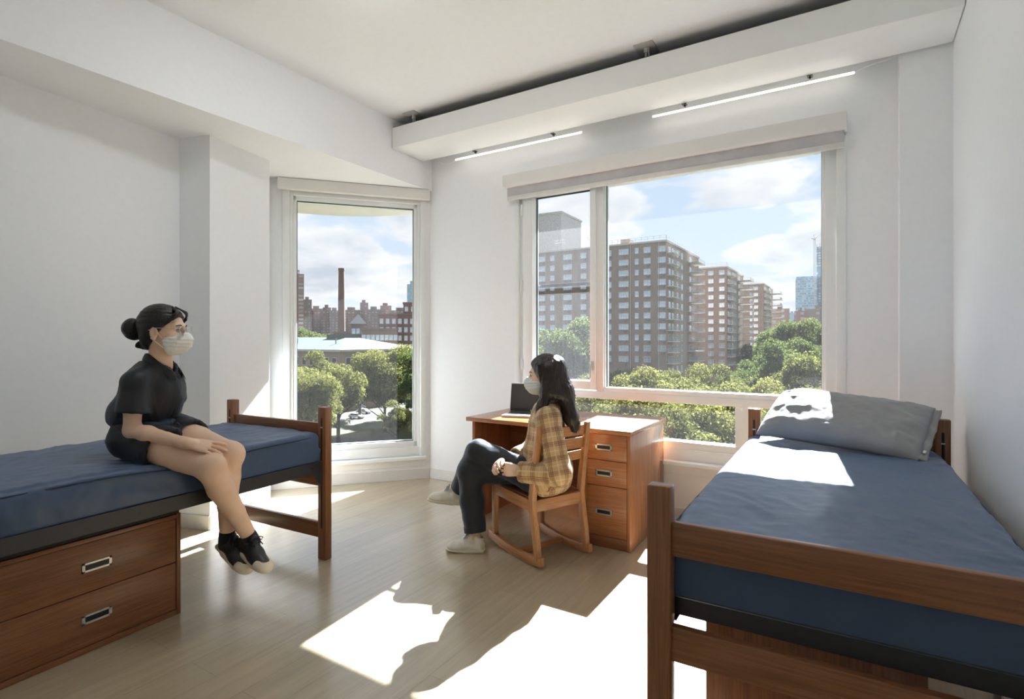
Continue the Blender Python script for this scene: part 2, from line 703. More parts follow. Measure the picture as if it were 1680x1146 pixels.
M['led'] = emit('led_tube', (1.0, 0.94, 0.83, 1), 3.2)
M['lamp'] = emit('fill_lamp_diffuser', (0.93, 0.97, 1.03, 1), 21.0)  # glow of the added, unseen fill lamp

# floor: pale oak vinyl planks, running towards the big window
m = N('oak_vinyl_planks')
p = m.bsdf(Roughness=0.34)
p.inputs['Specular IOR Level'].default_value = 0.6
p.inputs['Coat Weight'].default_value = 1.0
p.inputs['Coat Roughness'].default_value = 0.2
p.inputs['Coat IOR'].default_value = 1.6
v = m.coord('Object', (1, 1, 1), (0, 0, PI / 2))
br = m.n('ShaderNodeTexBrick', Scale=1.0)
br.offset = 0.37
br.inputs['Brick Width'].default_value = 1.22
br.inputs['Row Height'].default_value = 0.178
br.inputs['Mortar Size'].default_value = 0.0012
br.inputs['Mortar Smooth'].default_value = 0.1
br.inputs['Bias'].default_value = 0.0
br.inputs['Color1'].default_value = (0.45, 0.375, 0.255, 1)
br.inputs['Color2'].default_value = (0.51, 0.43, 0.300, 1)
br.inputs['Mortar'].default_value = (0.33, 0.28, 0.21, 1)
m.l(v, br.inputs['Vector'])
g1 = m.noise(m.coord('Object', (30, 1.6, 1)), 1.2, 5, 0.6, 0.4)
g2 = m.noise(m.coord('Object', (220, 7, 1)), 1.0, 3, 0.6)
c = m.mix(0.55, br.outputs[0], m.ramp(g1, [(0.3, (0.72, 0.71, 0.69, 1)), (0.7, (1.08, 1.06, 1.03, 1))]), 'MULTIPLY')
c = m.mix(0.5, c, m.ramp(g2, [(0.3, (0.86, 0.85, 0.83, 1)), (0.65, (1.03, 1.03, 1.02, 1))]), 'MULTIPLY')
m.l(c, p.inputs['Base Color'])
m.bump(g2, 0.04, 0.001)
M['floor'] = m.m


def plaid(name):
    """tan shirt cloth; the pattern follows the limbs through a uv map"""
    m = N(name)
    p = m.bsdf(Roughness=0.8)
    p.inputs['Sheen Weight'].default_value = 0.15
    uv = m.n('ShaderNodeUVMap')
    uv.uv_map = 'cloth'
    sep = m.n('ShaderNodeSeparateXYZ')
    m.l(uv.outputs[0], sep.inputs[0])
    base = (0.50, 0.335, 0.165, 1)
    col = None

    def band(ch, per, off, w):
        a = m.math('FRACT', m.math('ADD', m.math('DIVIDE', sep.outputs[ch], per), off))
        return m.math('LESS_THAN', a, w)

    dark, redd, pale = (0.085, 0.030, 0.016, 1), (0.20, 0.075, 0.035, 1), (0.66, 0.52, 0.33, 1)
    c = m.mix(0.0, base, base)
    for ch in (0, 1):
        c = m.mix(m.math('MULTIPLY', band(ch, 0.082, 0.0, 0.16), 0.55), c, redd)
        c = m.mix(m.math('MULTIPLY', band(ch, 0.082, -0.20, 0.045), 0.75), c, dark)
        c = m.mix(m.math('MULTIPLY', band(ch, 0.082, 0.06, 0.04), 0.75), c, dark)
        c = m.mix(m.math('MULTIPLY', band(ch, 0.082, -0.52, 0.10), 0.45), c, pale)
    nz = m.noise(m.coord(), 30, 3)
    c = m.mix(0.25, c, m.ramp(nz, [(0.3, (0.8, 0.8, 0.8, 1)), (0.7, (1.1, 1.1, 1.1, 1))]), 'MULTIPLY')
    m.l(c, p.inputs['Base Color'])
    m.bump(m.noise(m.coord(), 700, 1), 0.1, 0.001)
    return m.m


M['plaid'] = plaid('tan_plaid_flannel')
# ------------------------------------------------------------------ the room
YW, XR, ZC, ZS, XS, YB = 4.068, 0.48, 3.27, 2.755, -3.44, -0.95
R2 = Vector((-3.46, 4.068, 0))
BU = Vector((-0.647, -0.763, 0)).normalized()      # along the bay wall, from the corner with the window wall
BN = Vector((0.763, -0.647, 0)).normalized()       # out of the bay wall into the room
ZV = Vector((0, 0, 1))


def bay(s, off, z):
    return R2 + BU * s + BN * off + ZV * z


def bay_box(mb, s0, s1, o0, o1, z0, z1, bevel=0.0):
    mb.prism([bay(s0, o0, z0), bay(s1, o0, z0), bay(s1, o1, z0), bay(s0, o1, z0)], (0, 0, z1 - z0), bevel)


def left_x(y):
    return -4.063 + 0.152 * (2.06 - y)


structure(MB().b2((-5.0, YB - 0.2, -0.12), (XR + 0.3, 4.5, 0.0)).build('floor', M['floor']), 'pale oak plank floor')
structure(MB().b2((-5.2, YB - 0.2, ZC), (XR + 0.3, 4.45, ZC + 0.15)).build('ceiling', M['ceil']), 'white ceiling')
mb = MB()
poly = [(XS, YB - 0.1), (XS, 4.072), (-3.46, 4.072), (-4.345, 3.028), (-4.6, 2.75), (-4.3, 2.0), (-4.0, YB - 0.1)]
mb.prism([(x, y, ZS) for x, y in poly], (0, 0, ZC - ZS))
structure(mb.build('ceiling_soffit', M['ceil']), 'dropped white soffit along the left wall and over the bay')

# window wall with one big opening
OX0, OX1, OZ0, OZ1, TH = -2.50, -0.04, 0.44, 2.62, 0.30
mb = MB()
mb.b2((-3.46, YW, 0), (OX0, YW + TH, ZC)).b2((OX1, YW, 0), (XR + 0.3, YW + TH, ZC))
mb.b2((OX0, YW, 0), (OX1, YW + TH, OZ0)).b2((OX0, YW, OZ1), (OX1, YW + TH, ZC))
mb.b2((0.232, YW - 0.115, 0), (XR + 0.05, YW + 0.01, ZC))
structure(mb.build('wall_window', M['wall']), 'white wall holding the wide window')

# bay wall with the tall opening
BS0, BS1, BZ0, BZ1 = 0.075, 1.285, 0.20, 2.67
mb = MB()
bay_box(mb, -0.28, BS0, -0.30, 0, 0, ZS + 0.02)
bay_box(mb, BS1, 1.60, -0.30, 0, 0, ZS + 0.02)
bay_box(mb, BS0, BS1, -0.30, 0, 0, BZ0)
bay_box(mb, BS0, BS1, -0.30, 0, BZ1, ZS + 0.02)
structure(mb.build('wall_bay', M['wall']), 'white angled wall holding the tall window')

mb = MB()
mb.prism([(-3.813, 2.136, 0), (-3.95, 2.689, 0), (-4.345, 2.96, 0), (-4.6, 2.7, 0), (-4.35, 2.055, 0), (-4.063, 2.06, 0)], (0, 0, ZS + 0.01))
structure(mb.build('wall_column', M['wall']), 'white column standing between the left wall and the bay')
mb = MB()
mb.prism([(left_x(2.08), 2.08, 0), (left_x(YB - 0.1), YB - 0.1, 0), (left_x(YB - 0.1) - 0.2, YB - 0.1, 0), (left_x(2.08) - 0.2, 2.08, 0)], (0, 0, ZC))
structure(mb.build('wall_left', M['wall']), 'plain white left wall')
structure(MB().b2((XR, YB - 0.1, 0), (XR + 0.2, YW + 0.05, ZC)).build('wall_right', M['wall_skytint']), 'glossy white right wall tinted blue for the sky light')
structure(MB().b2((-4.2, YB - 0.15, 0), (XR + 0.1, YB, ZC)).build('wall_back', M['wall']), 'white back wall')

# baseboards
BH, BT = 0.10, 0.008
mb = MB().b2((-3.455, YW - BT, 0), (0.232, YW, BH), 0.002)
mb.b2((0.232, YW - 0.115 - BT, 0), (XR, YW - 0.115, BH), 0.002)
structure(mb.build('baseboard_window', M['base']))
mb = MB()
bay_box(mb, 0.012, 1.36, 0, BT, 0, BH, 0.002)
structure(mb.build('baseboard_bay', M['base']))
mb = MB()
for a, b in (((-4.345, 2.96), (-3.95, 2.689)), ((-3.95, 2.689), (-3.813, 2.136)), ((-3.813, 2.136), (-4.063, 2.06))):
    a, b = Vector(a + (0,)), Vector(b + (0,))
    d = (b - a).normalized()
    nn = Vector((-d.y, d.x, 0)) * BT
    if nn.dot(Vector((1, 0.2, 0))) < 0 and not (a.x > -3.9 and b.x < -4):
        nn = -nn
    if a.x > -3.9 and b.x < -4:
        nn = Vector((d.y, -d.x, 0)) * BT
        if nn.y > 0:
            nn = -nn
    mb.prism([a, b, b + nn, a + nn], (0, 0, BH))
structure(mb.build('baseboard_column', M['base']))
mb = MB()
a, b = Vector((left_x(2.05), 2.05, 0)), Vector((left_x(YB), YB, 0))
mb.prism([a, b, b + Vector((BT, 0, 0)), a + Vector((BT, 0, 0))], (0, 0, BH))
structure(mb.build('baseboard_left', M['base']))
structure(MB().b2((XR - BT, YB, 0), (XR, YW - 0.12, BH)).build('baseboard_right', M['base']))

# ------------------------------------------------------------------ window 1: the wide window
w1 = bpy.data.objects.new('window_1', None)
link(w1)
structure(w1, 'wide window with a hinged light, a big fixed pane and low panes')
FY0, FY1, GY = YW - 0.012, YW + 0.10, YW + 0.05
mb = MB()
mb.b2((OX0, FY0, OZ0), (OX0 + 0.045, FY1, OZ1), 0.003)            # flat jamb trims
mb.b2((OX1 - 0.052, FY0, OZ0), (OX1, FY1, OZ1), 0.003)
mb.b2((OX0 + 0.045, FY0 + 0.025, 0.53), (-2.408, FY1, OZ1), 0.003)
mb.b2((-0.155, FY0 + 0.025, 0.53), (OX1 - 0.052, FY1, OZ1), 0.003)
mb.b2((-0.175, FY0 + 0.035, 0.95), (-0.150, FY1, OZ1), 0.003)
mb.b2((OX0 + 0.045, FY0 + 0.02, 2.555), (OX1 - 0.052, FY1, OZ1), 0.003)
mb.b2((OX0 + 0.045, FY0 + 0.01, 0.528), (OX1 - 0.052, FY1, 0.582), 0.004)
mb.build('window_frame', M['frame'], w1, True)
mb = MB().b2((-1.742, FY0 + 0.012, 0.92), (-1.682, FY1, 2.575), 0.004).b2((-1.692, FY0 + 0.03, 0.95), (-1.672, FY1, 2.575), 0.003)
mb.build('mullion', M['frame'], w1, True)
mb = MB().b2((OX0 + 0.045, FY0 + 0.008, 0.862), (-0.092, FY1, 0.918), 0.004).b2((-1.70, FY0 + 0.02, 0.915), (-0.15, FY1, 0.953), 0.006)
mb.build('transom', M['frame'], w1, True)
MB().b2((-0.700, FY0 + 0.012, 0.575), (-0.615, FY1, 0.87), 0.004).build('low_mullion', M['frame'], w1, True)
# the hinged light
sash = MB()
SY0, SY1 = YW - 0.028, YW + 0.085
sash.b2((-2.405, SY0, 0.93), (-2.312, SY1, 2.58), 0.005).b2((-1.785, SY0, 0.93), (-1.738, SY1, 2.58), 0.005)
sash.b2((-2.312, SY0, 0.93), (-1.785, SY1, 1.0), 0.005).b2((-2.312, SY0, 2.545), (-1.785, SY1, 2.58), 0.005)
sash = sash.build('casement_sash', M['frame'], w1, True)
g = MB()
for lo, hi in (((-2.314, GY - 0.006, 0.998), (-2.306, GY + 0.012, 2.547)), ((-1.791, GY - 0.006, 0.998), (-1.783, GY + 0.012, 2.547)), ((-2.31, GY - 0.006, 0.996), (-1.787, GY + 0.012, 1.003)), ((-2.31, GY - 0.006, 2.535), (-1.787, GY + 0.012, 2.547))):
    g.b2(lo, hi)
g.build('gasket', M['gasket'], sash)
g = MB()
for lo, hi in (((-1.676, GY - 0.006, 0.95), (-1.668, GY + 0.012, 2.557)), ((-0.178, GY - 0.006, 0.95), (-0.170, GY + 0.012, 2.557)), ((-1.672, GY - 0.006, 0.948), (-0.174, GY + 0.012, 0.956)), ((-2.40, GY - 0.006, 0.580), (-0.70, GY + 0.012, 0.587)), ((-0.620, GY - 0.006, 0.58), (-0.610, GY + 0.012, 0.865))):
    g.b2(lo, hi)
g.build('gasket', M['gasket'], w1)
for z in (2.44, 1.79, 1.12):
    h = MB()
    h.tube([(-2.412, SY0 - 0.004, z - 0.045), (-2.412, SY0 - 0.004, z + 0.045)], 0.009, 10)
    h.b2((-2.436, SY0 + 0.008, z - 0.04), (-2.408, SY0 + 0.016, z + 0.04), 0.002)
    h.tube([(-2.412, SY0 - 0.004, z - 0.012), (-2.412, SY0 - 0.004, z + 0.012)], 0.0105, 10)
    h.build('hinge', M['frame'], w1, True)
h = MB().box((-1.760, SY0 - 0.006, 1.12), (0.022, 0.014, 0.075), 0.004)
h.tube([(-1.760, SY0 - 0.010, 1.135), (-1.760, SY0 - 0.040, 1.135), (-1.760, SY0 - 0.046, 1.12), (-1.760, SY0 - 0.046, 1.03)], [0.008, 0.008, 0.009, 0.007], 10)
h.build('window_handle', M['nickel'], sash, True)
MB().b2((-2.44, YW + 0.100, 1.78), (-1.70, YW + 0.125, 1.806), 0.003).build('guard_bar', M['steel_dark'], w1)


def pane(name, x0, x1, z0, z1, mat):
    o = MB().b2((x0, GY, z0), (x1, GY + 0.006, z1)).build(name, mat, w1)
    # one skin only: a single sheet keeps the pane's tint right
    me = o.data
    bm = bmesh.new()
    bm.from_mesh(me)
    bmesh.ops.delete(bm, geom=[f for f in bm.faces if f.normal.y > -0.5], context='FACES')
    bm.to_mesh(me)
    bm.free()
    return o


pane('pane', -2.312, -1.785, 1.0, 2.545, M['glass_dusty'])
pane('pane', -1.674, -0.172, 0.953, 2.557, M['glass'])
pane('pane', -2.405, -0.700, 0.582, 0.864, M['glass'])
pane('pane', -0.616, -0.155, 0.582, 0.864, M['glass_hazed'])
MB().b2((OX0 + 0.02, YW - 0.018, 0.444), (OX1 - 0.02, YW + 0.10, 0.53), 0.003).build('sill_riser', M['frame'], w1)
structure(MB().b2((OX0 - 0.04, YW - 0.085, 0.420), (OX1 + 0.04, YW + 0.06, 0.447), 0.004).build('trim_1', M['frame']), 'white window sill board under the wide window')
structure(MB().b2((OX0 - 0.02, YW - 0.016, 0.345), (OX1 + 0.02, YW, 0.420), 0.003).build('trim_2', M['wall']), 'white apron board under the sill')
mb = MB()
mb.b2((OX1, YW - 0.006, 0.3), (OX1 + 0.006, YW, 2.66))
structure(mb.build('trim_3', M['frame']), 'thin white trim strip beside the wide window')

# ------------------------------------------------------------------ window 2: the tall bay window
w2 = bpy.data.objects.new('window_2', None)
link(w2)
structure(w2, 'tall single-pane window in the bay')
mb = MB()
o0, o1 = -0.13, 0.012
bay_box(mb, BS0 - 0.03, BS0 + 0.018, -0.13, 0.022, BZ0, BZ1 + 0.02, 0.003)
bay_box(mb, BS1 - 0.030, BS1 + 0.03, -0.13, 0.022, BZ0, BZ1 + 0.02, 0.003)
bay_box(mb, BS0 + 0.018, BS1 - 0.03, -0.13, 0.0, 2.625, BZ1, 0.003)
bay_box(mb, BS0 + 0.018, BS0 + 0.045, -0.13, -0.012, 0.22, 2.64, 0.003)
bay_box(mb, BS1 - 0.055, BS1 - 0.03, -0.13, -0.012, 0.22, 2.64, 0.003)
bay_box(mb, BS0 + 0.045, BS0 + 0.078, -0.13, -0.03, 0.30, 2.63, 0.004)
bay_box(mb, BS1 - 0.085, BS1 - 0.055, -0.13, -0.03, 0.30, 2.63, 0.004)
bay_box(mb, BS0 + 0.045, BS1 - 0.055, -0.13, -0.03, 2.585, 2.635, 0.004)
bay_box(mb, BS0 + 0.045, BS1 - 0.055, -0.13, -0.03, 0.305, 0.360, 0.004)
bay_box(mb, BS0 + 0.018, BS1 - 0.03, -0.13, -0.006, 0.225, 0.308, 0.004)
mb.build('window_frame', M['frame'], w2, True)
mb = MB()
for a in ((BS0 + 0.074, BS0 + 0.082, 0.355, 2.59), (BS1 - 0.089, BS1 - 0.081, 0.355, 2.59), (BS0 + 0.078, BS1 - 0.085, 2.580, 2.588), (BS0 + 0.078, BS1 - 0.085, 0.357, 0.365)):
    bay_box(mb, a[0], a[1], -0.075, -0.045, a[2], a[3])
mb.build('gasket', M['gasket'], w2)
MB().quad(bay(BS0 + 0.078, -0.06, 0.36), bay(BS1 - 0.085, -0.06, 0.36), bay(BS1 - 0.085, -0.06, 2.585), bay(BS0 + 0.078, -0.06, 2.585)).build('pane', M['glass_hazed'], w2)
mb = MB()
bay_box(mb, BS0 - 0.03, BS1 + 0.03, -0.06, 0.055, 0.190, 0.222, 0.005)
structure(mb.build('trim_4', M['frame']), 'white sill board under the tall bay window')
mb = MB()
bay_box(mb, BS0 - 0.02, BS1 + 0.02, 0.0, 0.012, 0.125, 0.190, 0.003)
structure(mb.build('trim_5', M['wall']), 'white apron board under the bay sill')

# the curved slab of the floor above, outside, that shades both windows
pts = [(2.2, 4.37), (2.2, 4.69), (-4.005, 4.69)]
for k in range(1, 25):
    a = math.radians(90 + 4.2 * k)
    pts.append((-4.005 + 1.482 * math.cos(a), 3.208 + 1.482 * math.sin(a)))
pts += [(-4.9, 2.0), (-4.4, 2.6), (-4.62, 3.17), (-3.66, 4.30), (-3.5, 4.37)]
o = MB().prism([(x, y, 2.75) for x, y in pts], (0, 0, 0.30)).build('overhang_slab', M['concrete_out'])
structure(o, 'curved pale slab overhanging outside the windows')

# ------------------------------------------------------------------ shades
t = thing('roller_shade', 'wide grey roller shade with white fascia above the big window', 'shade', (-1.30, YW, 2.5))
MB().b2((-1.265, -0.105, 0.138), (1.267, -0.008, 0.243), 0.006).build('fascia', M['fascia'], t, True)
MB().b2((-1.240, -0.062, 0.060), (1.250, -0.058, 0.150)).build('shade_cloth', M['shade'], t)
MB().b2((-1.240, -0.070, 0.028), (1.250, -0.050, 0.064), 0.004).build('hem_bar', M['hem'], t, True)
t = thing('roller_shade', 'narrow white shade fascia tucked under the soffit over the tall bay window', 'shade', tuple(bay(0.68, 0, 2.65)))
t.rotation_euler = (0, 0, math.atan2(-BU.y, -BU.x))
MB().b2((-0.672, -0.085, 0.006), (0.668, -0.024, 0.102), 0.005).build('fascia', M['fascia'], t, True)
MB().b2((-0.655, -0.078, 0.100), (0.655, -0.03, 0.1045)).build('head_shade_strip', M['slot'], t)

# ------------------------------------------------------------------ suspended bulkhead and its light tubes
t = thing('suspended_bulkhead', 'long white box hung under the ceiling above the wide window', 'bulkhead', (-1.45, 3.73, 3.005))
mb = MB()
xa, xb = XS + 0.004 + 1.45, XR - 0.004 + 1.45
mb.prism([(xa, -0.20, 0.0), (xa, -0.20, 0.182), (xa, 0.20, 0.182), (xa, 0.20, -0.006)], (xb - xa, 0, 0), 0.006)
mb.build('cover', M['panel'], t, True)
MB().b2((xa + 0.004, -0.194, 0.178), (xb - 0.004, 0.196, 0.187)).build('shade_plate', M['steel_dark'], t)  # unseen dark plate added to darken the gap above the bulkhead
for x in (-3.22, -1.17, 0.2):
    h = MB().b2((x - 0.065 + 1.45, -0.235, 0.257), (x + 0.065 + 1.45, 0.10, 0.2645), 0.002)
    h.tube([(x + 1.45, -0.165, 0.175), (x + 1.45, -0.165, 0.26)], 0.006, 8)
    h.tube([(x + 1.45, -0.165, 0.225), (x + 1.45, -0.165, 0.257)], 0.014, 8)
    h.tube([(x + 0.02 + 1.45, -0.165, 0.175), (x + 0.02 + 1.45, -0.165, 0.26)], 0.003, 8)
    h.build('hanger', M['hanger'], t, True)
for x0, x1, lab, cord in (
        (-3.075, -1.822, 'thin glowing tube light nearest the bay end of the bulkhead', [(-3.075, 3.97, 2.968), (-3.12, 3.972, 2.95), (-3.18, 3.972, 2.948), (-3.24, 3.965, 2.965), (-3.27, 3.95, 2.99), (-3.28, 3.94, 3.04)]),
        (-1.253, 0.006, 'thin glowing tube light nearest the right wall, its cord looping to the column', [(0.006, 3.97, 2.965), (0.05, 3.955, 2.978), (0.12, 3.945, 2.985), (0.19, 3.94, 2.990), (0.25, 3.937, 3.003), (0.29, 3.936, 3.03), (0.31, 3.938, 3.06)])):
    t = thing('tube_light', lab, 'light', ((x0 + x1) / 2, 3.97, 2.966), group='tube lights under the bulkhead')
    L = (x1 - x0) / 2
    MB().tube([(-L, 0, 0), (L, 0, 0)], 0.0062, 10).build('tube', M['led'], t, True)
    MB().b2((-L, -0.004, 0.0075), (L, 0.010, 0.013)).build('channel', M['fascia'], t)
    for x in (-L * 0.62, L * 0.62):
        c = MB().b2((x - 0.016, -0.052, 0.022), (x + 0.016, -0.012, 0.027), 0.001).b2((x - 0.005, -0.03, 0.010), (x + 0.005, -0.012, 0.030))
        c.build('clip', M['black'], t)
    c0 = Vector(t.location)
    MB().tube([Vector(q) - c0 for q in cord], 0.0022, 6).build('cord', M['white'], t, True)


# added fill lamp above the frame, out of view, to brighten the room
t = thing('fill_lamp', 'added round white fill lamp on the ceiling, out of view', 'lamp', (-2.2, 1.9, ZC))
MB().tube([(0, 0, -0.03), (0, 0, 0)], 0.21, 40).build('fill_lamp_base', M['white'], t, True)
MB().ball((0, 0, -0.03), (0.19, 0.19, 0.05), 32, 12).build('diffuser', M['lamp'], t, True)
# ------------------------------------------------------------------ beds
def ridge(p):
    return 1 - np.abs(fbm(p, 3)) * 2.2


def make_bed():
    W, L = 0.885, 2.0
    t = thing('bed', '', 'bed', group='wooden dormitory beds')
    for sx in (-1, 1):
        for y, s in ((0, 1), (L, -1)):
            mb = MB().box((sx * W / 2, y, 0.46), (0.066, 0.05, 0.92), 0.005)
            po = mb.build('post', M['cherry_z'], t, True)
            MB().b2((sx * W / 2 - 0.006, y + s * 0.0245 - 0.001, 0.19), (sx * W / 2 + 0.006, y + s * 0.0252 + 0.0005, 0.855)).build('post_slot', M['slot'], po)
            MB().b2((sx * W / 2 - 0.008, y + s * 0.0255 - 0.001, 0.795), (sx * W / 2 + 0.008, y + s * 0.0265 + 0.001, 0.802)).build('slot_pin', M['nickel'], po)
    for y in (0, L):
        for nm, z0, z1 in (('end_rail', 0.728, 0.822), ('end_rail', 0.438, 0.535), ('end_rail', 0.125, 0.218)):
            MB().b2((-W / 2 + 0.031, y - 0.014, z0), (W / 2 - 0.031, y + 0.014, z1), 0.005).build(nm, M['cherry_x'], t, True)
    for sx in (-1, 1):
        x = sx * (W / 2 + 0.004)
        mb = MB().b2((x - 0.003, 0.024, 0.532), (x + 0.003, L - 0.024, 0.600), 0.001)
        mb.b2((min(x, x - sx * 0.04), 0.03, 0.532), (max(x, x - sx * 0.04), L - 0.03, 0.536))
        for y, s in ((0.025, 1), (L - 0.025, -1)):
            mb.prism([(x - 0.003, y, 0.60), (x - 0.003, y + s * 0.115, 0.60), (x - 0.003, y + s * 0.075, 0.532), (x - 0.003, y, 0.445)], (0.006, 0, 0))
        ra = mb.build('side_rail', M['steel_dark'], t)
        for y in (0.10, 0.42, 0.95, 1.42, L - 0.10):
            MB().tube([(x + sx * 0.002, y, 0.565), (x + sx * 0.0045, y, 0.565)], 0.006, 10).build('rail_hole', M['black'], ra)
    mb = MB()
    for y in (0.055, L - 0.055):
        mb.b2((-W / 2 + 0.01, y - 0.003, 0.540), (W / 2 - 0.01, y + 0.003, 0.606), 0.001)
        mb.b2((-W / 2 + 0.01, y - 0.02, 0.600), (W / 2 - 0.01, y + 0.02, 0.604))
    for k in range(11):
        y = 0.15 + k * 0.17
        mb.b2((-W / 2 + 0.006, y - 0.025, 0.597), (W / 2 - 0.006, y + 0.025, 0.601))
    for y in (0.62, 1.36):
        mb.b2((-W / 2 + 0.006, y - 0.015, 0.560), (W / 2 - 0.006, y + 0.015, 0.597))
    mb.build('deck', M['steel_dark'], t)
    for sx in (-1, 1):
        MB().box((sx * 0.34, 0.30, 0.44), (0.012, 0.012, 0.36), 0.0, Matrix.Rotation(0.55, 3, 'X')).build('brace', M['zinc'], t)
    return t


bed = make_bed()
bed_r = bed
bed_r.location, bed_r.rotation_euler = (-0.0175, 1.54, 0), (0, 0, math.radians(1.1))
bed_r['label'] = 'wooden bed along the right wall with a grey pillow at its head'
bed_l = copy_tree(bed)
bed_l.location, bed_l.rotation_euler = (-3.062, 0.207, 0), (0, 0, math.radians(3.0))
bed_l['label'] = 'wooden bed along the left wall with a woman sitting on its edge'


def mattress(name, label, loc, rz, seed, dents=(), fold=0.0):
    lo, hi = V(-0.440, 0.035, 0.0), V(0.440, 1.965, 0.172)
    off = seed * 17.3

    def disp(p, n):
        q = p.copy()
        top = np.clip(n[:, 2], 0, 1) + (p[:, 2] > hi[2] - 0.03) * 0.3
        top = np.clip(top, 0, 1)
        ca, sa = math.cos(fold), math.sin(fold)
        a = q[:, 0] * ca + q[:, 1] * sa
        b = -q[:, 0] * sa + q[:, 1] * ca
        wp = fbm(np.stack([q[:, 0] * 3.1 + off, q[:, 1] * 3.1, q[:, 2]], 1), 2)
        a, b = a + 0.07 * wp, b + 0.10 * fbm(np.stack([q[:, 0] * 2.3 + 5 + off, q[:, 1] * 4.1, q[:, 2]], 1), 2)
        edge = np.clip(np.abs(q[:, 0]) / 0.440, 0, 1) ** 2
        m1 = np.clip(fbm(np.stack([q[:, 0] * 2.0 + off, q[:, 1] * 2.0, q[:, 2] * 0], 1), 2) + 0.35, 0, 1)
        r1 = ridge(np.stack([a * 2.6 + off, b * 11, q[:, 2] * 4], 1)) * (0.35 + 0.65 * edge) * m1
        r2 = ridge(np.stack([a * 10 + off, b * 3.2, 3 + q[:, 2] * 4], 1)) * (1 - m1) * 0.7
        r3 = fbm(np.stack([q[:, 0] * 26 + off, q[:, 1] * 26, q[:, 2] * 26], 1), 2)
        big = fbm(np.stack([q[:, 0] * 3 + off, q[:, 1] * 3, q[:, 2] * 3], 1), 2)
        h = 0.0110 * r1 + 0.0080 * r2 + 0.0022 * r3 + 0.006 * big
        side = np.clip(1 - np.abs(n[:, 2]), 0, 1)
        amp = np.clip(p[:, 2] / 0.06, 0.05, 1.0)
        d = n * (h * amp)[:, None]
        d[:, 2] += 0.007 * (1 - (q[:, 0] / 0.440) ** 2) * top
        for (x, y, rx, ry, dep) in dents:
            g = np.exp(-((q[:, 0] - x) / rx) ** 2 - ((q[:, 1] - y) / ry) ** 2)
            d[:, 2] -= dep * g * np.clip(p[:, 2] / 0.172, 0, 1)
        d[:, 0] += np.sign(q[:, 0]) * 0.004 * side * np.sin(q[:, 1] * 9 + off)
        lowz = p[:, 2] < 0.012
        d[lowz, 2] = 0
        return d

    v, f = rounded_block(lo, hi, 0.036, 0.0105, disp, 0.008)
    o = obj(name, mesh_from(name, v, f, M['navy'], True))
    o.location, o.rotation_euler = loc, (0, 0, rz)
    tag(o, label, 'mattress', 'navy mattresses')
    mb = MB()
    for z in (0.152,):
        pts = []
        for k in range(121):
            # a seam cord around the edge
            s = k / 120 * 4
            e = int(s) % 4
            u = s - int(s)
            x0, x1, y0, y1 = lo[0] + 0.004, hi[0] - 0.004, lo[1] + 0.004, hi[1] - 0.004
            c = [(x0 + (x1 - x0) * u, y0), (x1, y0 + (y1 - y0) * u), (x1 - (x1 - x0) * u, y1), (x0, y1 - (y1 - y0) * u)][e]
            # round the corners
            cx, cy = min(max(c[0], x0 + 0.03), x1 - 0.03), min(max(c[1], y0 + 0.03), y1 - 0.03)
            dx, dy = c[0] - cx, c[1] - cy
            l = math.hypot(dx, dy)
            if dx and dy:
                c = (cx + dx / l * 0.03, cy + dy / l * 0.03)
            dz = 0
            for (x, y, rx, ry, dep) in dents:
                dz -= dep * math.exp(-((c[0] - x) / rx) ** 2 - ((c[1] - y) / ry) ** 2) * z / 0.172
            pts.append((c[0] * 1.010, c[1] + (0.005 if c[1] > 1.9 else 0.0), z + dz))
        mb.tube(pts, 0.0042, 6, False)
    mb.build('piping', M['navy_edge'], o, True)
    return o


mattress('mattress', 'navy mattress under the grey pillow on the right-hand bed', (-0.0175 - 0.02, 1.54, 0.594), math.radians(1.1), 1, ((0.05, 1.72, 0.30, 0.16, 0.012),), 0.35)
mattress('mattress', 'navy mattress the woman in black sits on', (-3.062, 0.207, 0.594), math.radians(3.0), 2, ((0.20, 1.18, 0.24, 0.22, 0.040), (0.40, 1.24, 0.14, 0.20, 0.018)), -0.25)


def make_pillow():
    nx, ny = 110, 70
    a, b = np.meshgrid(np.linspace(-1, 1, nx), np.linspace(-1, 1, ny), indexing='ij')
    verts, faces = [], []
    for s in (1, -1):
        prof = np.clip((1 - np.abs(a) ** 3.2) * (1 - np.abs(b) ** 2.6), 0, 1) ** 0.52
        skew = 1.0 + 0.16 * -a
        x = a * 0.365 * (1 - 0.05 * b ** 2 * (1 - np.abs(a)))
        y = b * 0.225 * (1 - 0.07 * (1 - a ** 2))
        P = np.stack([a.ravel() * 2.2, b.ravel() * 1.6, np.full(a.size, 2.0 * s)], 1)
        wr = ridge(P * V(1.6, 1.5, 1)).reshape(a.shape) * 0.012 * (0.25 + np.abs(a) ** 1.5 + 0.5 * np.abs(b) ** 2) + fbm(P * 5, 2).reshape(a.shape) * 0.0025
        z = s * (0.0045 + prof * 0.094 * skew) + wr * np.clip(prof * 1.6, 0, 1)
        if s < 0:
            z = np.maximum(z, -0.05 * prof - 0.0045)
        verts.append(np.stack([x.ravel(), y.ravel(), z.ravel()], 1))
        I = np.arange(nx * ny).reshape(nx, ny) + (0 if s > 0 else nx * ny)
        q = np.stack([I[:-1, :-1], I[1:, :-1], I[1:, 1:], I[:-1, 1:]], -1).reshape(-1, 4)
        faces.append(q if s > 0 else q[:, ::-1])
    I = np.arange(nx * ny).reshape(nx, ny)
    rim = np.concatenate([I[:, 0], I[-1, 1:], I[-2::-1, -1], I[0, -2:0:-1]])
    nxt = np.roll(rim, -1)
    faces.append(np.stack([rim, rim + nx * ny, nxt + nx * ny, nxt], 1))
    return np.concatenate(verts), np.concatenate(faces)


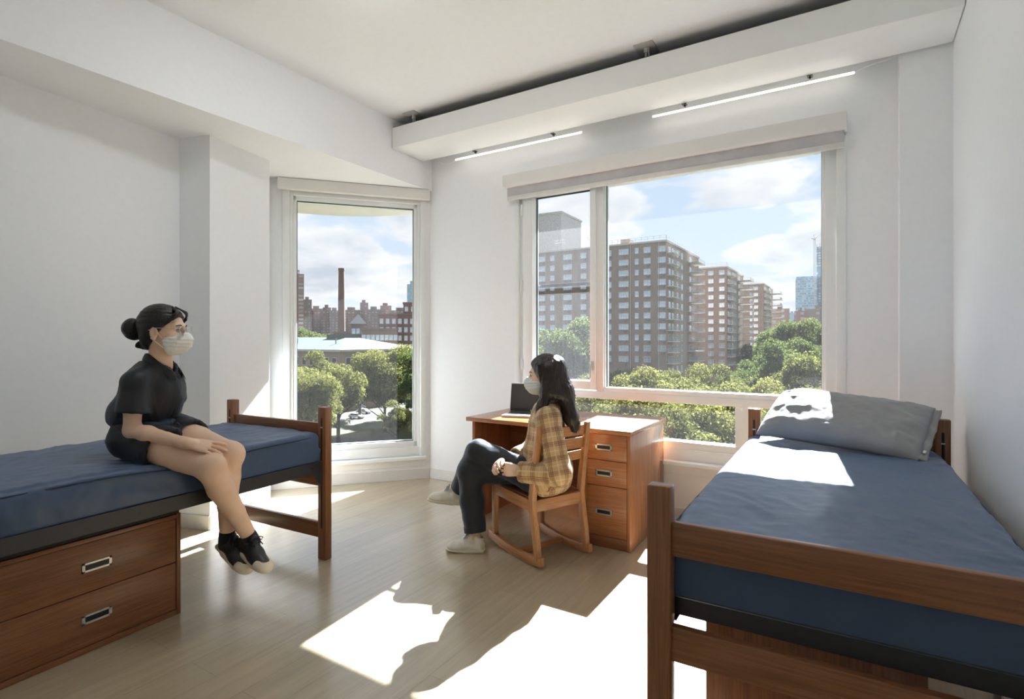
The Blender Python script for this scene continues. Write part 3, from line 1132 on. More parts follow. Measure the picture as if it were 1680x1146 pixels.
v, f = make_pillow()
o = obj('pillow', mesh_from('pillow', v, f, M['pillow'], True))
o.location, o.rotation_euler = (-0.05, 3.40, 0.892), (math.radians(27), math.radians(3), math.radians(-13))
tag(o, 'plump grey pillow with creased case, at the head of the right-hand bed', 'pillow')
# open hem of the case, a flat double edge at the wall side
mb = MB()
hp = [(0.352 + 0.050 * k / 4, 0) for k in range(5)]
vv, ff = [], []
for i in range(5):
    for j in range(25):
        y = -0.218 + 0.436 * j / 24
        vv.append((0.345 + 0.048 * i / 4, y, 0.006 * math.sin(j * 0.9 + i) - 0.006 * i / 4))
for i in range(4):
    for j in range(24):
        k = i * 25 + j
        ff.append((k, k + 1, k + 26, k + 25))
hem = obj('case_hem', mesh_from('case_hem', vv, ff, M['pillow'], True), o)
sol = hem.modifiers.new('thick', 'SOLIDIFY')
sol.thickness = 0.006
MB().b2((0.372, -0.17, 0.004), (0.382, -0.150, 0.008)).build('case_tag', M['white'], o)


# ------------------------------------------------------------------ drawers
def pull(parent, c, w=0.113, h=0.04, axis='x', sgn=1):
    """flush pull: satin frame around a dark recess; axis = the direction it faces"""
    mb = MB()
    t = 0.004
    for (a0, a1, z0, z1) in ((-w / 2, w / 2, h / 2 - 0.009, h / 2), (-w / 2, w / 2, -h / 2, -h / 2 + 0.009), (-w / 2, -w / 2 + 0.012, -h / 2, h / 2), (w / 2 - 0.012, w / 2, -h / 2, h / 2)):
        if axis == 'x':
            mb.b2((c[0] - 0.002, c[1] + a0, c[2] + z0), (c[0] + t * sgn, c[1] + a1, c[2] + z1), 0.0012)
        else:
            mb.b2((c[0] + a0, min(c[1], c[1] + t * sgn), c[2] + z0), (c[0] + a1, max(c[1] + 0.002, c[1] + t * sgn), c[2] + z1), 0.0012)
    mb.mi = 1
    if axis == 'x':
        mb.b2((c[0] - 0.004, c[1] - w / 2 + 0.01, c[2] - h / 2 + 0.007), (c[0] + 0.0012, c[1] + w / 2 - 0.01, c[2] + h / 2 - 0.007))
    else:
        mb.b2((c[0] - w / 2 + 0.01, c[1] - 0.0012, c[2] - h / 2 + 0.007), (c[0] + w / 2 - 0.01, c[1] + 0.004, c[2] + h / 2 - 0.007))
    return mb.build('handle', [M['nickel'], M['black']], parent)


def make_chest():
    Wd, D, Hh = 0.71, 0.55, 0.50
    t = thing('drawer_chest', '', 'chest of drawers', group='low chests under the beds')
    y0, y1, x0, x1 = -Wd / 2, Wd / 2, -D / 2, D / 2
    for y in (y0, y1 - 0.020):
        MB().b2((x0, y, 0), (x1, y + 0.020, Hh - 0.012), 0.002).build('side_panel', M['cherry_z'], t, True)
    MB().b2((x0, y0 + 0.02, Hh - 0.034), (x1, y1 - 0.02, Hh - 0.016), 0.002).build('top_panel', M['cherry_y'], t, True)
    MB().b2((x0, y0 + 0.006, Hh - 0.012), (x1 - 0.004, y1 - 0.006, Hh)).build('top_shade_slab', M['slot'], t)
    MB().b2((x0, y0 + 0.02, 0.03), (x0 + 0.012, y1 - 0.02, Hh - 0.03)).build('back_panel', M['cherry_y'], t)
    MB().b2((x1 - 0.03, y0 + 0.02, 0.0), (x1 - 0.001, y1 - 0.02, 0.026), 0.002).build('plinth', M['cherry_y'], t, True)
    MB().b2((x0 + 0.02, y0 + 0.02, 0.02), (x1 - 0.022, y1 - 0.02, Hh - 0.034)).build('carcass', M['slot'], t)
    for z0, z1 in ((0.0295, 0.2525), (0.2560, 0.4640)):
        d = MB().b2((x1 - 0.02, y0 + 0.0235, z0), (x1 - 0.002, y1 - 0.0235, z1), 0.0015).build('drawer', M['cherry_y'], t, True)
        pull(d, (x1 - 0.0015, 0.0, (z0 + z1) / 2 + 0.002))
    return t


chest = make_chest()
chest.location, chest.rotation_euler = (-3.032, 1.045, 0), (0, 0, math.radians(3.0))
chest['label'] = 'cherry wood chest with two drawers under the left bed'
c2 = copy_tree(chest)
c2.location, c2.rotation_euler = (-0.115, 2.11, 0), (0, 0, math.radians(180.5))
c2['label'] = 'cherry wood chest standing end-on under the right-hand bed'

# ------------------------------------------------------------------ desk
t = thing('desk', 'cherry wood desk with three drawers below the wide window', 'desk', (-1.80, 3.65, 0))
D0 = Vector((-1.80, 3.65, 0))


def dbox(name, lo, hi, mat, bev=0.002, par=None):
    return MB().b2(Vector(lo) - D0, Vector(hi) - D0, bev).build(name, mat, par or t, True)


dbox('desk_top', (-2.440, 3.272, 0.727), (-1.168, 4.020, 0.757), M['desk_x'], 0.004)
dbox('side_panel', (-2.395, 3.292, 0.0), (-2.370, 4.00, 0.727), M['desk_z'])
dbox('modesty_panel', (-2.370, 3.78, 0.16), (-1.490, 3.80, 0.727), M['cherry_x'])
dbox('side_panel', (-1.494, 3.287, 0.0), (-1.474, 4.00, 0.727), M['desk_z'])
dbox('side_panel', (-1.200, 3.287, 0.0), (-1.180, 4.00, 0.727), M['desk_z'])
dbox('back_panel', (-1.474, 3.97, 0.05), (-1.200, 3.99, 0.727), M['desk_z'])
dbox('plinth', (-1.474, 3.291, 0.0), (-1.200, 3.315, 0.070), M['cherry_x'])
dbox('carcass', (-1.474, 3.312, 0.05), (-1.200, 3.96, 0.726), M['slot'], 0)
for z0, z1, zh in ((0.5595, 0.7235, 0.641), (0.3945, 0.5555, 0.476), (0.0745, 0.3905, 0.228)):
    d = dbox('drawer', (-1.4715, 3.288, z0), (-1.2025, 3.308, z1), M['desk_x'], 0.0015)
    pull(d, Vector((-1.355, 3.2875, zh)) - D0, 0.113, 0.04, 'y', -1)

# ------------------------------------------------------------------ laptop
t = thing('laptop', 'open silver laptop with a dark screen on the desk', 'laptop', (-2.075, 3.555, 0.757), math.radians(17))
MB().b2((-0.172, -0.115, 0.002), (0.172, 0.115, 0.018), 0.004).build('base', M['silver'], t, True)
k = MB()
for r in range(5):
    for c in range(14):
        k.box((-0.143 + c * 0.022, 0.085 - r * 0.021, 0.0185), (0.018, 0.017, 0.002))
k.build('keyboard', M['black'], t)
MB().b2((-0.05, -0.10, 0.0178), (0.05, -0.035, 0.0186)).build('touchpad', M['zinc'], t)
A = Matrix.Translation((0, 0.118, 0.014)) @ Matrix.Rotation(math.radians(-14), 4, 'X')
mb = MB().box((0, 0.004, 0.112), (0.344, 0.007, 0.224), 0.003)
mb.bm.transform(A)
lid = mb.build('lid', M['silver'], t, True)
mb = MB().box((0, -0.0005, 0.112), (0.334, 0.003, 0.214), 0.001)
mb.bm.transform(A)
mb.build('screen_bezel', M['black'], lid)
mb = MB().box((0, -0.0024, 0.120), (0.318, 0.0012, 0.184))
mb.bm.transform(A)
mb.build('screen', M['screen'], lid)
mb = MB()
ring = [(0.0062 * math.cos(q), -0.0026, 0.013 + 0.0062 * math.sin(q)) for q in [2 * PI * i / 20 for i in range(21)]]
mb.tube(ring, 0.0007, 5, False)
mb.b2((-0.0030, -0.0032, 0.0095), (-0.0021, -0.0022, 0.0175)).b2((-0.0022, -0.0032, 0.0125), (-0.0006, -0.0022, 0.0134)).b2((-0.0010, -0.0032, 0.0095), (-0.0002, -0.0022, 0.0132))
mb.b2((0.0010, -0.0032, 0.0080), (0.0018, -0.0022, 0.0150)).b2((0.0016, -0.0032, 0.0100), (0.0034, -0.0022, 0.0108)).b2((0.0016, -0.0032, 0.0142), (0.0034, -0.0022, 0.0150)).b2((0.0030, -0.0032, 0.0100), (0.0038, -0.0022, 0.0150))
mb.bm.transform(A)
mb.build('bezel_mark', M['silver'], lid)
MB().tube([(-0.13, 0.117, 0.014), (0.13, 0.117, 0.014)], 0.005, 10).build('hinge', M['black'], t, True)

# ------------------------------------------------------------------ rocking desk chair
CO, CRZ = Vector((-1.479, 2.961, 0)), math.atan2(0.92, 0.39)
chair = thing('desk_chair', 'light wooden chair on sled rockers with three back slats, a woman seated on it', 'chair', CO, CRZ)
for sx in (-1, 1):
    x = sx * 0.19
    prof_f = [(0.024, 0.045), (0.040, 0.16), (0.070, 0.31), (0.078, 0.38), (0.068, 0.47), (0.028, 0.70), (0.008, 0.822)]
    prof_b = [(-0.018, 0.822), (-0.006, 0.70), (0.026, 0.47), (0.036, 0.38), (0.028, 0.31), (0.000, 0.16), (-0.014, 0.045)]
    MB().prism([(x - 0.017, y, z) for y, z in prof_f + prof_b], (0.034, 0, 0), 0.004).build('back_post', M['oak_z'], chair, True)
    MB().prism([(x - 0.016, y, z) for y, z in ((0.438, 0.07), (0.470, 0.07), (0.472, 0.385), (0.432, 0.385))], (0.032, 0, 0), 0.004).build('front_leg', M['oak_z'], chair, True)
    MB().prism([(x - 0.015, y, z) for y, z in ((-0.035, 0.020), (0.06, 0.004), (0.16, 0.0), (0.27, 0.0), (0.38, 0.012), (0.515, 0.040), (0.515, 0.092), (0.38, 0.066), (0.27, 0.054), (0.16, 0.050), (0.06, 0.056), (-0.035, 0.070))], (0.030, 0, 0), 0.003).build('rocker', M['oak_y'], chair, True)
    MB().prism([(x - 0.013, y, z) for y, z in ((0.060, 0.312), (0.445, 0.335), (0.445, 0.402), (0.060, 0.382))], (0.026, 0, 0), 0.002).build('seat_rail', M['oak_y'], chair, True)
MB().b2((-0.176, 0.438, 0.335), (0.176, 0.462, 0.402), 0.003).build('seat_rail', M['oak_x'], chair, True)
MB().b2((-0.176, 0.040, 0.310), (0.176, 0.064, 0.381), 0.003).build('seat_rail', M['oak_x'], chair, True)
MB().prism([(-0.182, 0.066, 0.375), (-0.182, 0.462, 0.398), (-0.182, 0.468, 0.412), (-0.182, 0.066, 0.389)], (0.364, 0, 0), 0.004).build('seat', M['cherry_y'], chair, True)
MB().b2((-0.178, 0.205, 0.012), (0.178, 0.245, 0.042), 0.003).build('stretcher', M['oak_x'], chair, True)
for z0, z1 in ((0.742, 0.803), (0.660, 0.725), (0.588, 0.643)):
    zc_ = (z0 + z1) / 2
    yc = 0.012 + (0.80 - zc_) * 0.145
    vv, ff = [], []
    for i in range(13):
        x = -0.176 + 0.352 * i / 12
        bow = -0.014 * (1 - (x / 0.176) ** 2)
        for dy, z in ((-0.009, z0), (0.009, z0), (0.009, z1), (-0.009, z1)):
            vv.append((x, yc + bow + dy - (z - zc_) * 0.145, z))
    for i in range(12):
        for j in range(4):
            a = i * 4 + j
            b = i * 4 + (j + 1) % 4
            ff.append((a, b, b + 4, a + 4))
    ff += [(3, 2, 1, 0), (48, 49, 50, 51)]
    me = mesh_from('back_slat', vv, ff, M['oak_x'], True, sharp=40)
    obj('back_slat', me, chair)
# ------------------------------------------------------------------ people: shared parts
class Loc:
    """maps head / foot coordinates (forward, left, up) to the room"""

    def __init__(self, o, F, s=1.0):
        self.o, self.F, self.s = np.asarray(o, float), np.asarray(F, float), s

    def __call__(self, f, l, u):
        return self.o + self.F @ (V(f, l, u) * self.s)

    def ell(self, c, r, k=None, op='add', R=None):
        return ell(self(*c), V(*r) * self.s, self.F if R is None else self.F @ R, k, op)

    def cone(self, a, b, ra, rb, k=None):
        return cone(self(*a), self(*b), ra * self.s, rb * self.s, k)


def head_prims(h):
    P = [h.ell((-0.014, 0, 0.030), (0.094, 0.074, 0.084)), h.ell((0.024, 0, -0.025), (0.063, 0.060, 0.085), 0.03),
         h.ell((0.036, 0, -0.074), (0.046, 0.046, 0.040), 0.03), h.ell((0.068, 0, -0.100), (0.018, 0.020, 0.015), 0.02),
         h.ell((0.073, 0, 0.020), (0.016, 0.046, 0.010), 0.02)]
    for s in (-1, 1):
        P.append(h.ell((0.058, s * 0.036, -0.030), (0.024, 0.022, 0.022), 0.02))
        P.append(h.ell((0.090, s * 0.031, 0.001), (0.013, 0.016, 0.009), 0.012, 'sub'))
    P += [h.cone((0.082, 0, 0.006), (0.104, 0, -0.032), 0.0075, 0.0115, 0.014), h.ell((0.098, 0.010, -0.036), (0.010, 0.007, 0.007), 0.008), h.ell((0.098, -0.010, -0.036), (0.010, 0.007, 0.007), 0.008),
          h.ell((0.083, 0, -0.061), (0.010, 0.022, 0.006), 0.008), h.ell((0.082, 0, -0.071), (0.009, 0.019, 0.006), 0.008)]
    for s in (-1, 1):
        P.append(h.ell((-0.008, s * 0.079, -0.010), (0.019, 0.008, 0.031), 0.006))
        P.append(h.ell((-0.004, s * 0.0895, -0.004), (0.0115, 0.0070, 0.019), 0.003, 'sub'))
        P.append(h.ell((0.008, s * 0.082, -0.012), (0.006, 0.005, 0.009), 0.004))
        P.append(h.ell((-0.008, s * 0.081, -0.038), (0.009, 0.006, 0.010), 0.006))
    return P


def hand_prims(W, d, nrm, side, curl, spread=0.10, thumb=(0.55, 0.25), s=1.0):
    """W wrist, d along the palm, nrm out of the back of the hand, side towards the thumb; curl: bend per finger (radians per joint)"""
    d = unit(d)
    nrm = unit(np.asarray(nrm, float) - d * np.dot(nrm, d))
    sd = np.cross(nrm, d)
    if np.dot(sd, side) < 0:
        sd = -sd
    W = np.asarray(W, float)
    R = np.stack([d, sd, nrm], axis=1)
    P = []
    pl = 0.082 * s
    # palm: flattened, wider at the knuckles
    P.append(cone(W - d * 0.03 * s, W + d * 0.022 * s, 0.0225 * s, 0.021 * s, 0.02))
    P.append(ell(W + d * pl * 0.50, V(0.050, 0.036, 0.0145) * s, R, 0.012))
    P.append(ell(W + d * pl * 0.80, V(0.026, 0.040, 0.0125) * s, R, 0.012))
    lens = (0.068, 0.076, 0.071, 0.056)
    rad = (0.0086, 0.0088, 0.0083, 0.0074)
    for i in range(4):
        off = (1.5 - i) * 0.0205 * s
        b = W + d * (pl * (1.0, 1.04, 1.0, 0.91)[i]) + sd * off - nrm * 0.002
        ang = 0.0
        fd = unit(d + sd * spread * (1.5 - i) * 0.6)
        P.append(cone(W + d * pl * 0.55 + sd * off * 0.85, b, 0.0095 * s, rad[i] * s * 1.06, 0.008))
        segs = (0.46, 0.30, 0.24)
        p = b
        for j in range(3):
            ang += curl[i] * (0.9, 1.1, 0.8)[j]
            dj = fd * math.cos(ang) - nrm * math.sin(ang)
            q = p + dj * lens[i] * segs[j] * s
            P.append(cone(p, q, rad[i] * s * (1.0, 0.94, 0.88)[j], rad[i] * s * (0.94, 0.88, 0.78)[j], 0.0035))
            p = q
    # thumb leaves the side of the palm near its base
    b0 = W + d * 0.022 * s + sd * 0.020 * s - nrm * 0.006 * s
    t1 = unit(d * math.cos(thumb[0]) + sd * math.sin(thumb[0]) - nrm * 0.25)
    p1 = b0 + t1 * 0.040 * s
    t2 = unit(d * math.cos(thumb[1]) + sd * math.sin(thumb[1]) - nrm * 0.35)
    p2 = p1 + t2 * 0.032 * s
    p3 = p2 + unit(t2 * 0.9 - sd * 0.15 - nrm * 0.1) * 0.024 * s
    P += [cone(b0, p1, 0.0145 * s, 0.0105 * s, 0.012), cone(p1, p2, 0.0102 * s, 0.0092 * s, 0.004), cone(p2, p3, 0.0092 * s, 0.0075 * s, 0.004)]
    return P


def merge_meshes(parts):
    vs, fs, n = [], [], 0
    for v, f in parts:
        vs.append(v)
        fs.append(f + n)
        n += len(v)
    return np.concatenate(vs), np.concatenate(fs)


def limb(prims):
    """an arm with its hand as one group that meets the body without melting into it"""
    prims[0] = dict(prims[0], k=0.002)
    return prims


class Person:
    def __init__(self, label, origin, group=None):
        self.t = thing('person', label, 'person', origin)
        self.o = np.asarray(origin, float)

    def part(self, name, prims, mat, res=0.006, k0=0.02, cuts=(), parent=None, disp=None, label=None, post=None):
        v, f = sdf_mesh(prims, res, k0, cuts, post)
        if disp is not None:
            v = disp(v, f)
        return obj(name, mesh_from(name, v - self.o, f, mat, True), parent or self.t, label)

    def body(self, main, hands, mat, res=0.0034):
        prims = list(main)
        for h in hands:
            prims.append(h)
        v, f = sdf_mesh(prims, res, 0.012)
        return obj('body', mesh_from('body', v - self.o, f, mat, True), self.t)

    def tubes(self, name, paths, r, mat, parent=None, n=8, label=None):
        mb = MB()
        for p in paths:
            mb.tube([Vector(q) - Vector(self.o) for q in p], r, n)
        return mb.build(name, mat, parent or self.t, True, None, label)


def folds(seed, amp, freq, axis=None, mask=None):
    def g(v, f):
        n = vnormals(v, f)
        q = v * np.asarray(freq) + seed
        h = ridge(q) * amp + fbm(v * 40 + seed, 2) * amp * 0.15
        if mask is not None:
            h = h * mask(v)
        return v + n * h[:, None]
    return g


def sleeve(a, b, ra, rb, depth=0.03, wall=0.010, k=None):
    """a cone of cloth open at b: hem cut flat and hollow for DEPTH"""
    a, b = np.asarray(a, float), np.asarray(b, float)
    d = unit(b - a)
    R = frame(d, (0.3, 0.2, 0.9))
    big = max(ra, rb) * 1.9
    return [cone(a, b, ra, rb, k), rbox(b + d * big, V(big, big, big), R, 0.002, 0.004, 'sub'),
            dict(t='c', a=b - d * depth, b=b + d * 0.03, ra=rb - wall, rb=rb - wall, k=0.004, op='sub')]


def strands(P, paths, r0, r1, mat, name, parent, wob=0.004, n=5, seed=1):
    """locks of hair laid along the given guide paths"""
    rr = np.random.default_rng(seed)
    mb = MB()
    for path in paths:
        pts = [np.asarray(p, float) for p in path]
        m = 9
        # Catmull-like resample
        t = np.linspace(0, len(pts) - 1, m)
        out = []
        for u in t:
            i = min(int(u), len(pts) - 2)
            w = u - i
            p0, p1, p2, p3 = pts[max(i - 1, 0)], pts[i], pts[i + 1], pts[min(i + 2, len(pts) - 1)]
            out.append(0.5 * ((2 * p1) + (-p0 + p2) * w + (2 * p0 - 5 * p1 + 4 * p2 - p3) * w * w + (-p0 + 3 * p1 - 3 * p2 + p3) * w ** 3))
        ph = rr.uniform(0, 6, 3)
        rs = []
        for j in range(m):
            out[j] = out[j] + wob * np.sin(ph + j * 0.9) * (j / m)
            w = j / (m - 1)
            rs.append((r0 * (1 - w) + r1 * w) * (0.4 + 0.6 * math.sin(PI * min(1, w * 1.0 + 0.12))) )
        mb.tube([Vector(q - P.o) for q in out], rs, n)
    return mb.build(name, mat, parent, True, None)


def shoe(P, heel, toe, up, mats, name='shoe', cap=True, seed=1, size=0.25, label=None):
    """heel and toe: points on the sole line"""
    heel, toe = np.asarray(heel, float), np.asarray(toe, float)
    F = frame(toe - heel, up)
    L = Loc(heel, F, size / 0.25)
    sole = [rbox(L(0.062, 0, 0.013), V(0.062, 0.032, 0.0135), F, 0.012, 0.02), rbox(L(0.120, 0, 0.013), V(0.060, 0.033, 0.0135), F, 0.012, 0.02),
            L.ell((0.185, 0.002, 0.013), (0.066, 0.044, 0.0150), 0.02)]
    upper = [L.cone((0.040, 0, 0.045), (0.040, 0, 0.085), 0.036, 0.034), L.cone((0.045, 0, 0.045), (0.13, 0, 0.042), 0.036, 0.038, 0.02), L.cone((0.13, 0, 0.042), (0.20, 0.002, 0.032), 0.038, 0.030, 0.02),
             L.ell((0.18, 0.002, 0.026), (0.062, 0.042, 0.022), 0.02), L.cone((0.125, 0, 0.066), (0.082, 0, 0.105), 0.020, 0.018, 0.015),
             dict(t='c', a=L(0.036, 0, 0.092), b=L(0.030, 0, 0.16), ra=0.026, rb=0.032, k=0.005, op='sub')]
    s = P.part(name, upper, mats[0], 0.0029, 0.015, [(L(0, 0, 0.010), -F[:, 2])], label=label)
    P.part('sole', sole, mats[1], 0.0038, 0.02, parent=s)
    if cap:
        P.part('toe_cap', [L.ell((0.192, 0.002, 0.028), (0.058, 0.0445, 0.030)), L.ell((0.185, 0.002, 0.020), (0.064, 0.0445, 0.022), 0.02)], mats[1], 0.0035, 0.02, [(L(0.182, 0, 0.03), -F[:, 0]), (L(0, 0, 0.012), -F[:, 2])], parent=s)
        P.part('heel_tab', [L.ell((0.008, 0, 0.082), (0.009, 0.020, 0.016))], mats[1], 0.0035, 0.01, parent=s)
    else:
        P.part('heel_tab', [L.ell((0.024, 0, 0.045), (0.026, 0.037, 0.030))], mats[1], 0.0035, 0.01, [(L(0.022, 0, 0.03), F[:, 0])], parent=s)
    paths = []
    for i in range(6):
        x = 0.172 - i * 0.0135
        z = 0.062 + i * 0.0085
        w = 0.022 - i * 0.0005
        paths.append([L(x, -w, z - 0.010), L(x - 0.003, -w * 0.5, z + 0.001), L(x - 0.006, w * 0.5, z + 0.002), L(x - 0.012, w, z - 0.008)])
        paths.append([L(x, w, z - 0.010), L(x - 0.003, w * 0.5, z + 0.003), L(x - 0.006, -w * 0.5, z + 0.004), L(x - 0.012, -w, z - 0.008)])
    for sg in (-1, 1):
        paths.append([L(0.098, 0, 0.110), L(0.105, sg * 0.018, 0.124), L(0.112, sg * 0.030, 0.120), L(0.112, sg * 0.026, 0.108), L(0.100, 0, 0.110)])
        paths.append([L(0.098, 0, 0.110), L(0.115, sg * 0.014, 0.108), L(0.125, sg * 0.030, 0.088)])
    P.tubes('laces', paths, 0.0026, mats[2], s, 6)
    return s, L


def mask_part(P, h, mat, seed):
    prims = [h.ell((0.047, 0, -0.050), (0.066, 0.064, 0.062)), h.ell((0.044, 0, -0.085), (0.052, 0.053, 0.036), 0.03), h.cone((0.088, 0, -0.012), (0.112, 0, -0.036), 0.011, 0.016, 0.03), h.ell((0.090, 0, -0.062), (0.026, 0.030, 0.028), 0.03)]

    def pleats(v, f):
        n = vnormals(v, f)
        q = (v - h.o) @ h.F
        u = q[:, 2] + 0.10 * (q[:, 0] - 0.09)
        hgt = np.zeros(len(v))
        for u0 in (-0.045, -0.062, -0.079):
            t = (u - u0) / 0.016
            hgt += np.where((t > 0) & (t < 1), (1 - t) * 0.0042, 0)
        hgt += 0.0012 * fbm(v * 60 + seed, 2)
        return v + n * hgt[:, None]

    m_ = P.part('face_mask', prims, mat, 0.0032, 0.02, [(h(0.102, 0, -0.010), h.F @ unit(V(-0.34, 0, 0.94))), (h(0.020, 0, -0.05), h.F @ unit(V(-1, 0, -0.12))), (h(0.05, 0, -0.118), h.F @ unit(V(0.12, 0, -1)))], disp=pleats)
    paths = []
    for s in (-1, 1):
        paths.append([h(0.022, s * 0.066, -0.036), h(0.006, s * 0.078, -0.008), h(-0.010, s * 0.084, 0.018), h(-0.022, s * 0.078, 0.012)])
        paths.append([h(0.024, s * 0.061, -0.082), h(0.006, s * 0.074, -0.060), h(-0.010, s * 0.081, -0.044), h(-0.024, s * 0.078, -0.034)])
    for i in (0, 2):
        P.tubes('ear_loop', paths[i:i + 2], 0.0017, mat, m_, 6)
    return m_


def face_details(P, h):
    for s in (-1, 1):
        mb = MB().ball(Vector(h(0.0755, s * 0.031, -0.001) - P.o), 0.0102, 14, 10)
        mb.mi = 1
        mb.ball(Vector(h(0.0815, s * 0.0315, -0.001) - P.o), 0.0056, 12, 8)
        mb.build('eye', [M['eye_white'], M['eye']], P.t, True, None)
        P.tubes('eyebrow', [[h(0.0925, s * 0.014, 0.019), h(0.0895, s * 0.030, 0.026), h(0.0755, s * 0.047, 0.021)]], 0.0026, M['brow'], None, 6)
        P.tubes('eyelashes', [[h(0.0845, s * 0.020, 0.003), h(0.0870, s * 0.031, 0.0070), h(0.0795, s * 0.043, 0.001)]], 0.0014, M['eye'], None, 6)


def cloth_uv(o, P, axes):
    """plaid coordinates: each face follows the nearest limb axis; axes: (a, b, radius)"""
    me = o.data
    nv = len(me.vertices)
    co = np.empty(nv * 3)
    me.vertices.foreach_get('co', co)
    v = co.reshape(-1, 3) + P.o
    nf = len(me.polygons)
    li = np.empty(nf * 4, dtype=np.int32)
    me.loops.foreach_get('vertex_index', li)
    F = li.reshape(-1, 4)
    c = v[F].mean(axis=1)
    D = np.stack([prim_d(cone(a, b, r, r), c) for a, b, r, _ in axes], axis=1)
    best = D.argmin(axis=1)
    uv = np.zeros((nf, 4, 2))
    for i, (a, b, r, sh) in enumerate(axes):
        m_ = best == i
        if not m_.any():
            continue
        a, b = np.asarray(a, float), np.asarray(b, float)
        d = unit(b - a)
        e1 = unit(np.cross(d, V(0.2, 0.9, 0.35)))
        e2 = np.cross(d, e1)
        q = v[F[m_]] - a
        ang = np.arctan2(q @ e2, q @ e1)
        base = ang[:, :1]
        ang = base + (ang - base + PI) % (2 * PI) - PI
        uv[m_, :, 0] = q @ d + sh
        uv[m_, :, 1] = ang * r
    lay = me.uv_layers.new(name='cloth')
    lay.data.foreach_set('uv', uv.reshape(-1).astype(np.float32))


def trace(prims, o, d, k0=0.02, tmax=0.5):
    o, d = np.asarray(o, float), unit(d)
    t = 0.0
    for _ in range(60):
        x = field_at(prims, (o + d * t)[None], k0)[0]
        if x < 0.0005:
            break
        t += x * 0.8
        if t > tmax:
            break
    return o + d * t


def collar(P, ring, tops, drop, out, mat, parent, name='collar'):
    """folded collar: RING points round the neck from one front end to the other, TOPS raised by, DROP the fall of the leaf, OUT its spread"""
    vv, ff = [], []
    n = len(ring)
    c = np.mean(ring, axis=0)
    for i, p in enumerate(ring):
        p = np.asarray(p, float)
        rad = p - c
        rad[2] = 0
        rad = unit(rad)
        for (a, b) in ((0.0, -0.012), (0.003, tops[i]), (0.009, tops[i] + 0.004), (out[i], tops[i] - drop[i])):
            vv.append(tuple(p + rad * a + V(0, 0, b) - P.o))
    for i in range(n - 1):
        for j in range(3):
            a = i * 4 + j
            ff.append((a, a + 1, a + 5, a + 4))
    o = obj(name, mesh_from(name, vv, ff, mat, True), parent)
    s = o.modifiers.new('thick', 'SOLIDIFY')
    s.thickness = 0.004
    s.offset = 0
    u = o.modifiers.new('smooth', 'SUBSURF')
    u.levels = u.render_levels = 2
    return o


# ------------------------------------------------------------------ the woman in black on the left bed
P1 = Person('person in a black shirt and shorts sitting on the left bed, hair in a bun', (-2.98, 1.36, 0.74))
p, r, up = unit(V(0.84, 0.54, 0)), unit(V(0.54, -0.84, 0)), V(0, 0, 1)
T1 = np.stack([p, -r, up], axis=1)
rp = unit(V(0.30, -0.95, 0))
TP = np.stack([unit(V(0.95, 0.30, 0)), -rp, up], axis=1)
pel = V(-2.975, 1.365, 0.862)
hR, hL = pel + 0.088 * rp + V(0, 0, -0.006), pel - 0.088 * rp
kR, kL = V(-2.510, 1.412, 0.742), V(-2.555, 1.532, 0.772)
aR, aL = V(-2.515, 1.600, 0.370), V(-2.635, 1.562, 0.372)
sR, sL = V(-2.850, 1.242, 1.132), V(-3.030, 1.490, 1.140)
eR, eL = V(-2.848, 1.232, 0.905), V(-3.160, 1.575, 0.945)
wR, wL = V(-2.585, 1.350, 0.852), V(-3.225, 1.560, 0.800)
nb = V(-2.893, 1.385, 1.215)
hF1 = frame((0.80, 0.60, 0.02))
h1 = Loc((-2.852, 1.376, 1.370), hF1)
skin1 = head_prims(h1)
skin1 += [cone(h1(-0.020, 0, -0.060), nb + V(-0.01, 0, -0.02), 0.049, 0.051, 0.02), cone(nb + V(0, 0, -0.035), sR + V(0, 0, -0.005), 0.036, 0.042), cone(nb + V(0, 0, -0.035), sL + V(0, 0, -0.005), 0.036, 0.042),
          ell(V(-2.935, 1.368, 1.08), V(0.095, 0.130, 0.13), T1), ell(V(-2.985, 1.350, 0.97), V(0.092, 0.122, 0.12), T1), ell(pel, V(0.105, 0.145, 0.095), TP)]


def leg(h, k, a, rt=0.086, g=1.0):
    d = unit(a - k)
    bk = unit(np.cross(np.cross(d, k - h), d))
    if np.dot(bk, k - h) < 0:
        bk = -bk
    calf = k + (a - k) * 0.30 - bk * 0.014
    return [cone(h, h + (k - h) * 0.5, rt, rt * 0.90), cone(h + (k - h) * 0.5, k - bk * 0.006, rt * 0.90, 0.058 * g), cone(k - bk * 0.006, calf, 0.057 * g, 0.058 * g, 0.03), cone(calf, k + (a - k) * 0.64 - bk * 0.005, 0.058 * g, 0.044 * g), cone(k + (a - k) * 0.64 - bk * 0.005, a, 0.044 * g, 0.0345 * g),
            ell(k + bk * 0.014 - d * 0.004, V(0.042, 0.042, 0.042), None, 0.04)]


def arm(s, e, w, rr=(0.046, 0.039, 0.034, 0.036, 0.0225)):
    f = e + (w - e) * 0.28
    return [cone(s, s + (e - s) * 0.5, rr[0], rr[1]), cone(s + (e - s) * 0.5, e, rr[1], rr[2]), cone(e, f, rr[2], rr[3]), cone(f, w, rr[3], rr[4])]


skin1 += leg(hR, kR, aR) + leg(hL, kL, aL)
